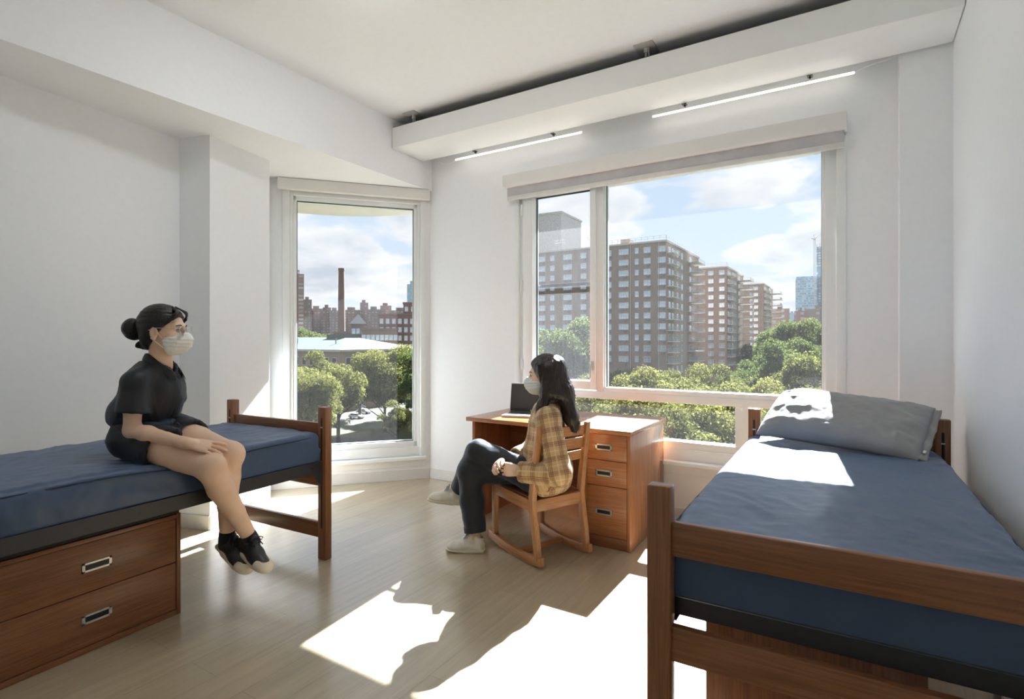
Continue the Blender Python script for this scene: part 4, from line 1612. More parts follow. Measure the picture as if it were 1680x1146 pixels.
# feet inside the shoes
hd1 = aR + V(-0.075, 0.0, -0.080)
td1 = hd1 + 0.245 * unit(V(0.95, -0.03, -0.32))
hd2 = aL + V(-0.068, 0.0, -0.082)
td2 = hd2 + 0.245 * unit(V(0.90, 0.04, -0.42))
tip = wR + unit(V(0.62, 0.74, -0.20)) * 0.16
hp1 = hand_prims(wR, V(0.66, 0.70, -0.20), V(0.12, -0.50, 0.86), V(-0.4, 0.8, 0.35), (0.10, 0.16, 0.20, 0.24), 0.22, (0.50, 0.20))
hp2 = hand_prims(wL, V(0.80, 0.50, -0.16), V(0.15, 0.1, 0.95), V(0.5, -0.8, 0.0), (0.05, 0.08, 0.10, 0.12), 0.12, (0.7, 0.5))
P1.body(skin1, [limb(arm(sR, eR, wR) + hp1), limb(arm(sL, eL, wL) + hp2)], M['skin_a'])
face_details(P1, h1)

# shirt
sh1 = [sleeve(sR + V(-0.006, 0.010, -0.004), sR + (eR - sR) * 0.64 + V(0.002, -0.004, 0), 0.054, 0.067, 0.022, 0.014, 0.016), sleeve(sL, sL + (eL - sL) * 0.66, 0.054, 0.064, 0.022, 0.014, 0.016)]
sh1 += [cone(nb + V(0, 0, -0.022), sR + V(0, 0, -0.006), 0.052, 0.048, 0.02), cone(nb + V(0, 0, -0.022), sL + V(0, 0, -0.006), 0.052, 0.048, 0.02),
        ell(V(-2.940, 1.366, 1.075), V(0.135, 0.142, 0.155), T1, 0.03), ell(V(-2.990, 1.345, 0.975), V(0.146, 0.150, 0.095), T1, 0.05), ell(V(-3.000, 1.350, 0.940), V(0.140, 0.152, 0.052), T1, 0.03),
        dict(t='c', a=nb + V(0, 0, -0.03), b=nb + V(0.0, 0, 0.10), ra=0.055, rb=0.062, k=0.008, op='sub'), dict(t='c', a=nb + p * 0.072 + V(0, 0, -0.072), b=nb + p * 0.085 + V(0, 0, 0.06), ra=0.010, rb=0.055, k=0.010, op='sub')]
shirt1 = P1.part('shirt', sh1, M['black_cloth'], 0.0048, 0.03, [(V(-2.965, 1.36, 0.905), unit(0.33 * p - up))], disp=folds(3.3, 0.0058, (10, 10, 4.0)))
ring, tops, drop, out_ = [], [], [], []
for i in range(21):
    a = math.radians(-152 + 304 * i / 20)
    fwd = -math.cos(a)
    q = nb + V(-0.006, -0.004, 0.018) + T1 @ V(fwd * 0.056 + (0.030 if abs(a) > 2.0 else 0.0) * (abs(a) - 2.0) / 0.65, math.sin(a) * 0.056, 0)
    low = max(0.0, abs(a) - 1.2) / 1.45
    q = q + V(0, 0, -0.075 * low ** 1.5)
    ring.append(q)
    tops.append(0.026 - 0.018 * low)
    drop.append(0.034 + 0.020 * low)
    out_.append(0.022 + 0.010 * low)
collar(P1, ring, tops, drop, out_, M['black_cloth'], shirt1)
pl = []
for z in (1.125, 1.075, 1.025, 0.975, 0.945):
    c = V(-2.945, 1.362, z)
    q = trace(sh1, c + p * 0.4, -p, 0.03)
    pl.append(q)
    R = Matrix([[p[0], -r[0], 0], [p[1], -r[1], 0], [p[2], -r[2], 1]])
    MB().ball(Vector(q + p * 0.001 - P1.o), (0.003, 0.0052, 0.0052), 10, 8, R).build('button', M['black'], shirt1, True, None)
for s in (-1, 1):
    P1.tubes('placket_seam', [[q + r * s * 0.015 + p * 0.0005 for q in pl]], 0.0018, M['black_cloth'], shirt1, 5)

# shorts
so1 = [sleeve(hR, hR + (kR - hR) * 0.40, 0.098, 0.101, 0.05, 0.012), sleeve(hL, hL + (kL - hL) * 0.40, 0.098, 0.100, 0.05, 0.012)]
so1 += [ell(pel + V(-0.012, 0, -0.010), V(0.132, 0.168, 0.108), TP, 0.04)]
shorts1 = P1.part('shorts', so1, M['shorts'], 0.0055, 0.035, [((-2.9, 1.36, 0.728), (0, 0, -1))], disp=folds(8.1, 0.008, (6, 6, 12)))
P1.part('waistband', [ell(V(-2.980, 1.358, 0.915), V(0.146, 0.152, 0.048), T1)], M['waist'], 0.0055, 0.02, parent=shorts1, disp=folds(2.2, 0.003, (55, 55, 3)))
q = trace([ell(V(-2.980, 1.358, 0.915), V(0.146, 0.152, 0.048), T1)], V(-2.985, 1.355, 0.905) + p * 0.4, -p)
bw = []
for s in (-1, 1):
    bw.append([q, q + p * 0.018 + r * s * 0.022 + V(0, 0, 0.010), q + p * 0.040 + r * s * 0.040 + V(0, 0, 0.002), q + p * 0.030 + r * s * 0.030 + V(0, 0, -0.010), q])
    bw.append([q, q + p * 0.030 + r * s * 0.012 + V(0, 0, -0.008), q + p * 0.055 + r * s * 0.026 + V(0, 0, -0.024)])
P1.tubes('waist_tie', bw, 0.0065, M['waist'], shorts1, 8)

# socks and shoes
for a_, k_ in ((aR, kR), (aL, kL)):
    d = unit(a_ - k_)
    P1.part('sock', [cone(a_ - d * 0.004, a_ + d * 0.045, 0.0365, 0.038)], M['sock'], 0.0028, 0.01, [(a_ - d * 0.018, -d)])
bm_ = (M['shoe_black'], M['rubber'], M['black'])
shoe(P1, hd1, td1, V(0.33, 0.05, 0.93), bm_, 'shoe', True, 1, 0.245)
shoe(P1, hd2, td2, V(0.40, 0.10, 0.9), bm_, 'shoe', True, 2, 0.245)

# hair
hr = [h1.ell((-0.016, 0, 0.036), (0.105, 0.0855, 0.096)), h1.ell((-0.062, 0, -0.040), (0.042, 0.060, 0.055), 0.03)]
hair1 = P1.part('hair', hr, M['hair'], 0.0042, 0.02, [(h1(0.060, 0, 0.050), hF1 @ unit(V(0.74, 0, -0.67))), (h1(-0.03, 0, -0.075), hF1 @ unit(V(0.35, 0, -0.94)))], disp=folds(5.0, 0.0022, (14, 14, 60)))
P1.part('hair_bun', [h1.ell((-0.150, 0, 0.014), (0.040, 0.042, 0.046)), h1.ell((-0.138, -0.016, 0.030), (0.028, 0.028, 0.030), 0.01), h1.ell((-0.146, 0.012, -0.010), (0.034, 0.034, 0.030), 0.01), h1.cone((-0.095, 0, 0.014), (-0.125, 0, 0.012), 0.026, 0.024, 0.01)], M['hair'], 0.004, 0.012, parent=hair1, disp=folds(9.0, 0.004, (40, 40, 16)))
for s in (-1, 1):
    fr_ = []
    for i in range(9):
        fr_.append([h1(0.045 + i * 0.002, s * (0.012 + i * 0.003), 0.118 - i * 0.002), h1(0.082, s * (0.030 + i * 0.003), 0.088), h1(0.080 - i * 0.002, s * (0.052 + i * 0.002), 0.058), h1(0.058 - i * 0.003, s * (0.070 + i * 0.001), 0.040 - i * 0.002)])
    strands(P1, fr_, 0.0050, 0.0022, M['hair'], 'fringe', hair1, 0.004, 5, 8)
fr_ = []
for i in range(7):
    fr_.append([h1(-0.085, -0.02 + i * 0.008, -0.045), h1(-0.115, -0.02 + i * 0.009, -0.055), h1(-0.122, -0.015 + i * 0.008, -0.078), h1(-0.095, -0.01 + i * 0.007, -0.088)])
strands(P1, fr_, 0.0060, 0.0030, M['hair'], 'nape_lock', hair1, 0.004, 5, 8)
mask_part(P1, h1, M['mask_w'], 1.0)
# glasses
g = MB()
for s in (-1, 1):
    c = (0.104, s * 0.033, -0.002)
    pts = [h1(0.104 - 0.006 * abs(math.cos(q)), s * 0.033 + 0.0255 * math.cos(q), -0.002 + 0.0225 * math.sin(q)) for q in [2 * PI * i / 28 for i in range(29)]]
    g.tube([Vector(q - P1.o) for q in pts], 0.0016, 6, False)
    g.tube([Vector(h1(*q) - P1.o) for q in ((0.100, s * 0.058, 0.008), (0.085, s * 0.072, 0.010), (0.0, s * 0.087, 0.012), (-0.03, s * 0.084, 0.002))], 0.0014, 6)
g.tube([Vector(h1(*q) - P1.o) for q in ((0.104, 0.010, 0.004), (0.110, 0, 0.008), (0.104, -0.010, 0.004))], 0.0014, 6)
gl_ = g.build('glasses', M['nickel'], P1.t, True, None)
for s in (-1, 1):
    g = MB()
    n0 = [g.bm.verts.new(Vector(h1(0.104 - 0.006 * abs(math.cos(q)), s * 0.033 + 0.0248 * math.cos(q), -0.002 + 0.0218 * math.sin(q)) - P1.o)) for q in [2 * PI * i / 28 for i in range(28)]]
    g.bm.faces.new(n0)
    g.build('lens', M['clear'], gl_)

# ------------------------------------------------------------------ the woman in the plaid shirt on the chair
P2 = Person('person in a tan plaid shirt sitting legs crossed on the wooden chair', (-1.66, 2.97, 0.40))
p2 = unit(V(-0.92, -0.39, 0))
l2 = unit(V(0.39, -0.92, 0))           # her left, towards the camera side
T2 = np.stack([p2, l2, up], axis=1)
pel2 = V(-1.668, 2.975, 0.495)
hL2, hR2 = pel2 + 0.085 * l2, pel2 - 0.085 * l2
kR2, kL2 = V(-2.085, 2.835, 0.485), V(-2.040, 2.868, 0.612)
aR2, aL2 = V(-2.005, 2.795, 0.085), V(-2.250, 2.935, 0.300)
sL2, sR2 = V(-1.528, 2.866, 0.858), V(-1.660, 3.120, 0.865)
eL2, wL2 = V(-1.436, 2.822, 0.560), V(-1.690, 2.792, 0.545)
eR2, wR2 = V(-1.755, 3.075, 0.605), V(-1.838, 2.842, 0.578)
nb2 = V(-1.600, 2.990, 0.915)
hF2 = frame((-0.90, -0.44, -0.03))
h2 = Loc((-1.622, 2.990, 1.108), hF2, 1.0)
skin2 = head_prims(h2)
skin2 += [cone(h2(-0.020, 0, -0.060), nb2, 0.050, 0.054, 0.02), cone(nb2 + V(0, 0, -0.035), sR2, 0.036, 0.042), cone(nb2 + V(0, 0, -0.035), sL2, 0.036, 0.042), ell(V(-1.615, 2.985, 0.78), V(0.088, 0.135, 0.15), T2), ell(V(-1.640, 2.98, 0.62), V(0.088, 0.12, 0.12), T2), ell(pel2, V(0.10, 0.14, 0.09), T2)]
skin2 += leg(hR2, kR2, aR2, 0.070, 0.78) + leg(hL2, kL2, aL2, 0.070, 0.78)
hpL = hand_prims(wL2, V(-0.95, -0.28, 0.10), V(0.18, -0.93, 0.25), V(-0.1, 0.3, 0.95), (0.62, 0.72, 0.72, 0.66), 0.06, (0.35, 0.05))
hpR = hand_prims(wR2, V(0.05, -0.97, -0.05), V(-0.75, -0.1, 0.65), V(0.60, -0.1, 0.75), (0.45, 0.5, 0.5, 0.5), 0.06, (0.5, 0.2))
P2.body(skin2, [limb(arm(sL2, eL2, wL2) + hpL), limb(arm(sR2, eR2, wR2) + hpR)], M['skin_b'])
face_details(P2, h2)

# trousers
def trouser(h, k, a, end, rt=0.090, rk=0.072, ra=0.065):
    m_ = k + (end - k) * 0.5
    S = sleeve(m_, end, (rk + ra) / 2, ra, 0.03, 0.010)
    return [S, cone(h, k, rt, rk, 0.03), cone(k, m_, rk, (rk + ra) / 2, 0.03)]


eR_ = aR2 + unit(kR2 - aR2) * 0.045
eL_ = aL2 + unit(kL2 - aL2) * 0.050
tr = trouser(hR2, kR2, aR2, eR_) + trouser(hL2, kL2, aL2, eL_) + [ell(pel2 + V(0, 0, -0.004), V(0.118, 0.158, 0.100), T2, 0.04)]
pants = P2.part('trousers', tr, M['pants'], 0.0055, 0.02, [((-1.6, 2.9, 0.392), (0.05, 0, -1))] if False else (), disp=folds(4.4, 0.0060, (8, 8, 6)))
d = unit(aR2 - kR2)
P2.part('trouser_cuff', sleeve(eR_ - d * 0.030, eR_ + d * 0.006, 0.0700, 0.0690, 0.03, 0.010), M['pants'], 0.0045, 0.01, [(eR_ - d * 0.034, -d)], parent=pants)
d = unit(aL2 - kL2)
P2.part('trouser_cuff', sleeve(eL_ - d * 0.030, eL_ + d * 0.006, 0.0700, 0.0690, 0.03, 0.010), M['pants'], 0.0045, 0.01, [(eL_ - d * 0.034, -d)], parent=pants)

# plaid shirt
mu = eL2 + V(-0.01, 0.0, -0.004)
cL = wL2 + unit(eL2 - wL2) * 0.012
cR = wR2 + unit(eR2 - wR2) * 0.105
sh2 = [sleeve(eL2, cL, 0.066, 0.057, 0.035, 0.012, 0.03), sleeve(eR2, cR, 0.062, 0.056, 0.035, 0.012, 0.03)]
sh2 += [cone(sL2, eL2, 0.064, 0.066, 0.03), cone(sR2, eR2, 0.068, 0.062, 0.03), cone(nb2 + V(0, 0, -0.025), sL2, 0.060, 0.064, 0.03), cone(nb2 + V(0, 0, -0.025), sR2, 0.060, 0.062, 0.03),
        ell(V(-1.612, 2.995, 0.785), V(0.108, 0.152, 0.155), T2, 0.05), ell(V(-1.628, 2.985, 0.635), V(0.118, 0.160, 0.140), T2, 0.05), ell(V(-1.590, 2.975, 0.510), V(0.118, 0.165, 0.105), T2, 0.05), ell(V(-1.560, 2.895, 0.470), V(0.080, 0.085, 0.085), T2, 0.04), ell(V(-1.515, 2.985, 0.530), V(0.075, 0.10, 0.12), T2, 0.04),
        dict(t='c', a=nb2 + V(0, 0, -0.02), b=nb2 + V(0, 0, 0.12), ra=0.054, rb=0.062, k=0.008, op='sub')]
shirt2 = P2.part('shirt', sh2, M['plaid'], 0.0055, 0.03, [((-1.6, 2.9, 0.402), (0.10, -0.05, -1))], disp=folds(6.6, 0.0085, (10, 8, 6)))
cloth_uv(shirt2, P2, [(V(-1.61, 2.985, 0.40), V(-1.61, 2.985, 0.95), 0.135, 0.0), (sL2, eL2, 0.066, 0.02), (eL2, wL2, 0.058, 0.03), (sR2, eR2, 0.064, 0.0), (eR2, wR2, 0.056, 0.01)])
ring, tops, drop, out_ = [], [], [], []
for i in range(21):
    a = math.radians(-150 + 300 * i / 20)
    fwd = -math.cos(a)
    low = max(0.0, abs(a) - 1.2) / 1.42
    ring.append(nb2 + V(0, 0, 0.004 - 0.08 * low ** 1.5) + T2 @ V(fwd * 0.060 + 0.03 * low, math.sin(a) * 0.060, 0))
    tops.append(0.026 - 0.018 * low)
    drop.append(0.036 + 0.020 * low)
    out_.append(0.030 + 0.012 * low)
co_ = collar(P2, ring, tops, drop, out_, M['plaid'], shirt2)
me = co_.data
lay = me.uv_layers.new(name='cloth')
for lp in me.loops:
    q = me.vertices[lp.vertex_index].co
    lay.data[lp.index].uv = (q.x * 0.8 + q.z * 0.6, q.y)
d = unit(wL2 - eL2)
cu = P2.part('sleeve_cuff', sleeve(cL - d * 0.045, cL + d * 0.004, 0.0605, 0.0600, 0.03, 0.009), M['plaid'], 0.0045, 0.01, [(cL - d * 0.050, -d)], parent=shirt2)
cloth_uv(cu, P2, [(eL2, wL2, 0.058, 0.05)])
d = unit(wR2 - eR2)
cu = P2.part('sleeve_cuff', sleeve(cR - d * 0.045, cR + d * 0.004, 0.0600, 0.0595, 0.03, 0.009), M['plaid'], 0.0045, 0.01, [(cR - d * 0.050, -d)], parent=shirt2)
cloth_uv(cu, P2, [(eR2, wR2, 0.056, 0.05)])

# bracelet of small white flowers on the right wrist
d = unit(wR2 - eR2)
R = frame(d)
c = wR2 - d * 0.035
mb = MB()
for i in range(14):
    a = 2 * PI * i / 14
    q = c + R @ V(0.004 * math.sin(i * 2.3), 0.0285 * math.cos(a), 0.0285 * math.sin(a))
    mb.ball(Vector(q - P2.o), 0.0058, 8, 6)
mb.build('bracelet', M['flower'], P2.t, True, None)

# shoes
wm2 = (M['shoe_white'], M['sole_white'], M['lace_grey'])
shoe(P2, V(-1.955, 2.818, 0.001), V(-2.178, 2.716, 0.001), V(0, 0, 1), wm2, 'shoe', False, 3, 0.25)
shoe(P2, V(-2.222, 2.950, 0.222), V(-2.448, 2.855, 0.238), V(0.05, 0, 1), wm2, 'shoe', False, 4, 0.25)

# long hair
nf = hF2 @ unit(V(0.86, 0, -0.50))
capg = [h2.ell((-0.016, 0, 0.036), (0.106, 0.0865, 0.097)), rbox(h2(0.066, 0, 0.045) + nf * 0.2, V(0.2, 0.2, 0.2), frame(nf, hF2[:, 1]), 0.002, 0.006, 'sub')]
cur = [capg]
for s in (-1, 1):
    cur += [h2.cone((0.020, s * 0.074, 0.060), (-0.022, s * 0.084, -0.08), 0.022, 0.031, 0.04), h2.cone((-0.050, s * 0.070, 0.045), (-0.062, s * 0.082, -0.10), 0.036, 0.042, 0.04),
            h2.cone((-0.022, s * 0.084, -0.08), (0.022, s * 0.098, -0.19), 0.031, 0.028, 0.035), h2.cone((0.022, s * 0.098, -0.19), (0.062, s * 0.094, -0.285), 0.028, 0.009, 0.03)]
for l_ in (-0.045, 0.0, 0.045):
    cur += [h2.cone((-0.080, l_ * 0.9, 0.06), (-0.118, l_, -0.10), 0.040, 0.044, 0.04), h2.cone((-0.118, l_, -0.10), (-0.155, l_ * 1.1, -0.26), 0.044, 0.038, 0.04), h2.cone((-0.155, l_ * 1.1, -0.26), (-0.174, l_ * 1.2, -0.325), 0.038, 0.022, 0.03)]


def locks(v, f):
    n = vnormals(v, f)
    q = (v - h2.o) @ hF2
    w = q.copy()
    w[:, 0] += 0.14 * np.clip(-q[:, 2] - 0.06, 0, 1) * np.sign(-q[:, 0] - 0.05) + 0.01 * np.sin(q[:, 2] * 22)
    g = ridge(w * V(44, 44, 4) + 3.3) * 0.0042 + fbm(w * V(150, 150, 9) + 7, 2) * 0.0016
    return v + n * g[:, None]


cap2 = P2.part('hair', cur, M['hair_b'], 0.0036, 0.035, disp=locks)
loc_ = []
rr_ = np.random.default_rng(12)
for i in range(70):
    l_ = rr_.uniform(-0.075, 0.075)
    e = rr_.uniform(-0.02, 0.05)
    loc_.append([h2(-0.150 + rr_.normal() * 0.012, l_ * 0.8, -0.12), h2(-0.172 + rr_.normal() * 0.008, l_, -0.22), h2(-0.186 + rr_.normal() * 0.010, l_ * 1.05, -0.30), h2(-0.180 + rr_.normal() * 0.014, l_ * 1.0, -0.355 + e)])
for i in range(34):
    s = 1 if i % 2 else -1
    f_ = rr_.uniform(-0.03, 0.02)
    loc_.append([h2(-0.018 + f_ * 0.6, s * 0.112, -0.07), h2(0.014 + f_, s * 0.122, -0.17), h2(0.050 + f_, s * 0.114, -0.25), h2(0.066 + f_, s * 0.098 + rr_.normal() * 0.006, -0.30 + rr_.uniform(-0.012, 0.02))])
strands(P2, loc_, 0.0050, 0.0022, M['hair_b'], 'hair_locks', cap2, 0.003, 5, 4)
mask_part(P2, h2, M['mask_b'], 4.0)
# ------------------------------------------------------------------ outside: materials
def leafmat(name, c0, c1, c2):
    m = N(name)
    d = m.n('ShaderNodeBsdfDiffuse')
    t = m.n('ShaderNodeBsdfTranslucent')
    v = m.coord('Object')
    info = m.n('ShaderNodeObjectInfo')
    nz = m.math('ADD', m.math('MULTIPLY', m.noise(v, 0.9, 4, 0.7), 0.8), m.math('MULTIPLY', info.outputs['Random'], 0.25))
    c = m.ramp(nz, [(0.30, c0), (0.55, c1), (0.78, c2)])
    m.l(c, d.inputs[0])
    m.l(m.mix(1.0, c, (1.0, 1.0, 0.60, 1), 'MULTIPLY'), t.inputs[0])
    x = m.n('ShaderNodeMixShader', Fac=0.5)
    m.l(d.outputs[0], x.inputs[1])
    m.l(t.outputs[0], x.inputs[2])
    m.l(x.outputs[0], m.out.inputs[0])
    return m.m


M['leaf'] = leafmat('tree_leaves', (0.115, 0.125, 0.058, 1), (0.180, 0.185, 0.085, 1), (0.26, 0.252, 0.125, 1))
M['leaf_dark'] = leafmat('dark_tree_leaves', (0.075, 0.105, 0.050, 1), (0.115, 0.145, 0.066, 1), (0.165, 0.190, 0.085, 1))
M['bark'] = plain('tree_bark', (0.055, 0.042, 0.032, 1), 0.9, vary=0.2)


def brick(name, c, vary=0.10, scale=1.0):
    m = N(name)
    p = m.bsdf(Roughness=0.85)
    v = m.coord('Object')
    b = m.n('ShaderNodeTexBrick', Scale=1.0 / scale)
    b.inputs['Brick Width'].default_value = 0.45
    b.inputs['Row Height'].default_value = 0.15
    b.inputs['Mortar Size'].default_value = 0.012
    b.inputs['Color1'].default_value = tuple(x * 0.92 for x in c[:3]) + (1,)
    b.inputs['Color2'].default_value = tuple(x * 1.08 for x in c[:3]) + (1,)
    b.inputs['Mortar'].default_value = tuple(x * 1.05 for x in c[:3]) + (1,)
    mp = m.n('ShaderNodeCombineXYZ')
    s = m.n('ShaderNodeSeparateXYZ')
    m.l(v, s.inputs[0])
    m.l(m.math('ADD', s.outputs[0], s.outputs[1]), mp.inputs[0])
    m.l(s.outputs[2], mp.inputs[1])
    m.l(mp.outputs[0], b.inputs['Vector'])
    n = m.noise(v, 0.25, 5, 0.6)
    m.l(m.mix(0.8, b.outputs[0], m.ramp(n, [(0.3, (1 - vary * 1.5,) * 3 + (1,)), (0.7, (1 + vary,) * 3 + (1,))]), 'MULTIPLY'), p.inputs['Base Color'])
    return m.m


def windowed(name, wall, win, cw, rh, mort, off=0.0):
    """far facades: a regular grid of panes in the wall surface"""
    m = N(name)
    p = m.bsdf(Roughness=0.7)
    v = m.coord('Object')
    s = m.n('ShaderNodeSeparateXYZ')
    m.l(v, s.inputs[0])
    h = m.math('FRACT', m.math('ADD', m.math('DIVIDE', m.math('ADD', s.outputs[0], s.outputs[1]), cw), off))
    z = m.math('FRACT', m.math('DIVIDE', s.outputs[2], rh))
    a = m.math('MULTIPLY', m.math('LESS_THAN', m.math('ABSOLUTE', m.math('SUBTRACT', h, 0.5)), mort), m.math('LESS_THAN', m.math('ABSOLUTE', m.math('SUBTRACT', z, 0.5)), 0.26))
    geo = m.n('ShaderNodeNewGeometry')
    gs = m.n('ShaderNodeSeparateXYZ')
    m.l(geo.outputs['Normal'], gs.inputs[0])
    a = m.math('MULTIPLY', a, m.math('LESS_THAN', m.math('ABSOLUTE', gs.outputs[2]), 0.5))
    n = m.noise(v, 0.08, 4, 0.6)
    c = m.mix(0.7, wall, m.ramp(n, [(0.3, (0.85, 0.85, 0.85, 1)), (0.7, (1.12, 1.12, 1.12, 1))]), 'MULTIPLY')
    wn = m.n('ShaderNodeTexWhiteNoise')
    fl = m.n('ShaderNodeVectorMath', _operation='FLOOR')
    cm = m.n('ShaderNodeCombineXYZ')
    m.l(m.math('DIVIDE', m.math('ADD', s.outputs[0], s.outputs[1]), cw), cm.inputs[0])
    m.l(m.math('DIVIDE', s.outputs[2], rh), cm.inputs[1])
    m.l(cm.outputs[0], fl.inputs[0])
    m.l(fl.outputs[0], wn.inputs[0])
    wc = m.ramp(wn.outputs[0], [(0.2, tuple(x * 0.5 for x in win[:3]) + (1,)), (0.9, win)])
    m.l(m.mix(a, c, wc), p.inputs['Base Color'])
    return m.m


BR = (0.27, 0.210, 0.172, 1)
M['brick'] = brick('tan_brown_brick', BR)
M['brick_side'] = M['brick']
M['brick_red'] = brick('dark_red_brick', (0.205, 0.145, 0.125, 1))
M['conc'] = plain('pale_concrete', (0.52, 0.50, 0.47, 1), 0.8, vary=0.06, bscale=5)
M['win_glass'] = plain('window_pane_skytint', (0.46, 0.54, 0.62, 1), 0.12, metal=0.35, vary=0.25, bscale=3)  # pale blue puts the reflected sky into the pane colour
M['win_dark'] = plain('window_pane_dark', (0.05, 0.06, 0.07, 1), 0.15)
M['win_frame'] = plain('window_frame_outside', (0.62, 0.62, 0.60, 1), 0.5)
M['rail'] = plain('balcony_rail', (0.40, 0.40, 0.40, 1), 0.5)
M['copper'] = plain('green_copper_roof', (0.072, 0.098, 0.085, 1), 0.6, vary=0.08, bscale=3)
M['slate'] = plain('grey_slate_roof', (0.20, 0.20, 0.21, 1), 0.7)
M['tower_grey'] = plain('weathered_grey_render', (0.42, 0.42, 0.43, 1), 0.8, vary=0.16, bscale=6)
M['blueglass'] = windowed('blue_curtain_wall', (0.42, 0.55, 0.70, 1), (0.52, 0.64, 0.78, 1), 3.0, 4.0, 0.36)
M['steelblue'] = windowed('unfinished_tower_floors', (0.30, 0.36, 0.44, 1), (0.60, 0.66, 0.72, 1), 4.0, 4.2, 0.40)
M['far_a'] = windowed('far_mauve_blocks', (0.27, 0.215, 0.205, 1), (0.40, 0.42, 0.46, 1), 3.6, 3.0, 0.24)
M['far_b'] = windowed('far_brown_blocks', (0.25, 0.185, 0.165, 1), (0.38, 0.39, 0.41, 1), 4.2, 3.0, 0.22, 0.3)
M['far_c'] = windowed('far_banded_tower', (0.33, 0.22, 0.185, 1), (0.55, 0.55, 0.58, 1), 5.0, 3.0, 0.33)
M['crane'] = plain('crane_steel', (0.55, 0.53, 0.50, 1), 0.6)

m = N('park_lawn')
p = m.bsdf(Roughness=0.95)
v = m.coord('Object')
a = m.noise(v, 0.045, 4, 0.6, 0.4)
b = m.noise(v, 0.6, 4, 0.7)
g = m.ramp(b, [(0.3, (0.050, 0.058, 0.028, 1)), (0.7, (0.080, 0.084, 0.040, 1))])
q = m.ramp(b, [(0.3, (0.060, 0.054, 0.047, 1)), (0.7, (0.09, 0.082, 0.072, 1))])
m.l(m.mix(m.ramp(a, [(0.50, (0, 0, 0, 1)), (0.56, (1, 1, 1, 1))]), g, q), p.inputs['Base Color'])
M['lawn'] = m.m

GZ = -20.0
o = MB().quad((-1500, 14, GZ), (900, 14, GZ), (900, 2500, GZ), (-1500, 2500, GZ)).build('ground', M['lawn'])
structure(o, 'park lawn and paths far below the windows')


def at(x, d, z=GZ):
    """the point seen in image column x at distance d along the optical axis"""
    th = math.atan((1400.0 - 840.0) / 900.0)
    r = (x - 840.0) / 900.0 * d
    return Vector((math.cos(th) * r - math.sin(th) * d, math.sin(th) * r + math.cos(th) * d, z))


# ------------------------------------------------------------------ trees
def crown_mesh(name, seed, R, Hc, n, leaf, mat):
    r = np.random.default_rng(seed)
    nb = 34
    # blobs spread through an egg-shaped crown
    u = r.normal(size=(nb, 3))
    u /= np.linalg.norm(u, axis=1)[:, None]
    rad = r.uniform(0.35, 0.86, nb)
    C = u * rad[:, None] * V(R, R, Hc / 2)
    C[:, 2] += Hc / 2
    br = r.uniform(0.20, 0.36, nb) * R
    k = r.choice(nb, n, p=br ** 2 / (br ** 2).sum())
    w = r.normal(size=(n, 3))
    w /= np.linalg.norm(w, axis=1)[:, None]
    w[:, 2] = np.where(w[:, 2] < -0.3, -w[:, 2] * 0.5, w[:, 2])
    P = C[k] + w * (br[k] * r.uniform(0.72, 1.08, n))[:, None]
    P[:, 2] *= 1.0
    nrm = w + r.normal(size=(n, 3)) * 0.55
    nrm /= np.linalg.norm(nrm, axis=1)[:, None]
    t = np.cross(nrm, r.normal(size=(n, 3)))
    t /= np.linalg.norm(t, axis=1)[:, None]
    b = np.cross(nrm, t)
    s = leaf * r.uniform(0.55, 1.25, n)
    v = np.stack([P - t * s[:, None], P + b * s[:, None] * 0.55, P + t * s[:, None], P - b * s[:, None] * 0.55], 1).reshape(-1, 3)
    f = np.arange(n * 4).reshape(n, 4)
    return mesh_from(name, v, f, mat)


def trunk_mesh(name, seed, R, Hc, H):
    r = random.Random(seed)
    mb = MB()
    hb = H - Hc
    mb.tube([(0, 0, 0), (0.1, 0.05, hb * 0.5), (0, 0.1, hb + Hc * 0.25), (0.1, 0, hb + Hc * 0.75)], [0.42, 0.33, 0.24, 0.08], 8)
    for k in range(7):
        a = k * 0.9 + r.random()
        z0 = hb * 0.8 + Hc * 0.07 * k
        mb.tube([(0, 0.05, z0), (math.cos(a) * R * 0.35, math.sin(a) * R * 0.35, z0 + Hc * 0.14), (math.cos(a) * R * 0.72, math.sin(a) * R * 0.72, z0 + Hc * 0.26)], [0.15, 0.09, 0.04], 6)
    o = mb.build(name, M['bark'])
    me = o.data
    bpy.data.objects.remove(o)
    return me


TREE = []
for i, (R, Hc, H, n, leaf, mat) in enumerate(((6.0, 11.5, 15.0, 26000, 0.19, 'leaf'), (5.4, 10.5, 14.0, 24000, 0.18, 'leaf'), (6.4, 13.0, 16.5, 26000, 0.20, 'leaf_dark'), (9.0, 16.5, 19.5, 42000, 0.21, 'leaf'))):
    TREE.append((crown_mesh('crown', 50 + i, R, Hc, n, leaf, M[mat]), trunk_mesh('trunk', 80 + i, R, Hc, H), Hc, H))


def tree(k, pos, label, h=None, group='park trees', sx=1.0, rz=0.0):
    cm, tm, Hc, H = TREE[k]
    t = thing('tree', label, 'tree', pos, rz, group)
    c = obj('crown', cm, t)
    c.location = (0, 0, H - Hc)
    obj('trunk', tm, t)
    s = (h or H) / H
    t.scale = (s * sx, s * sx, s)
    return t


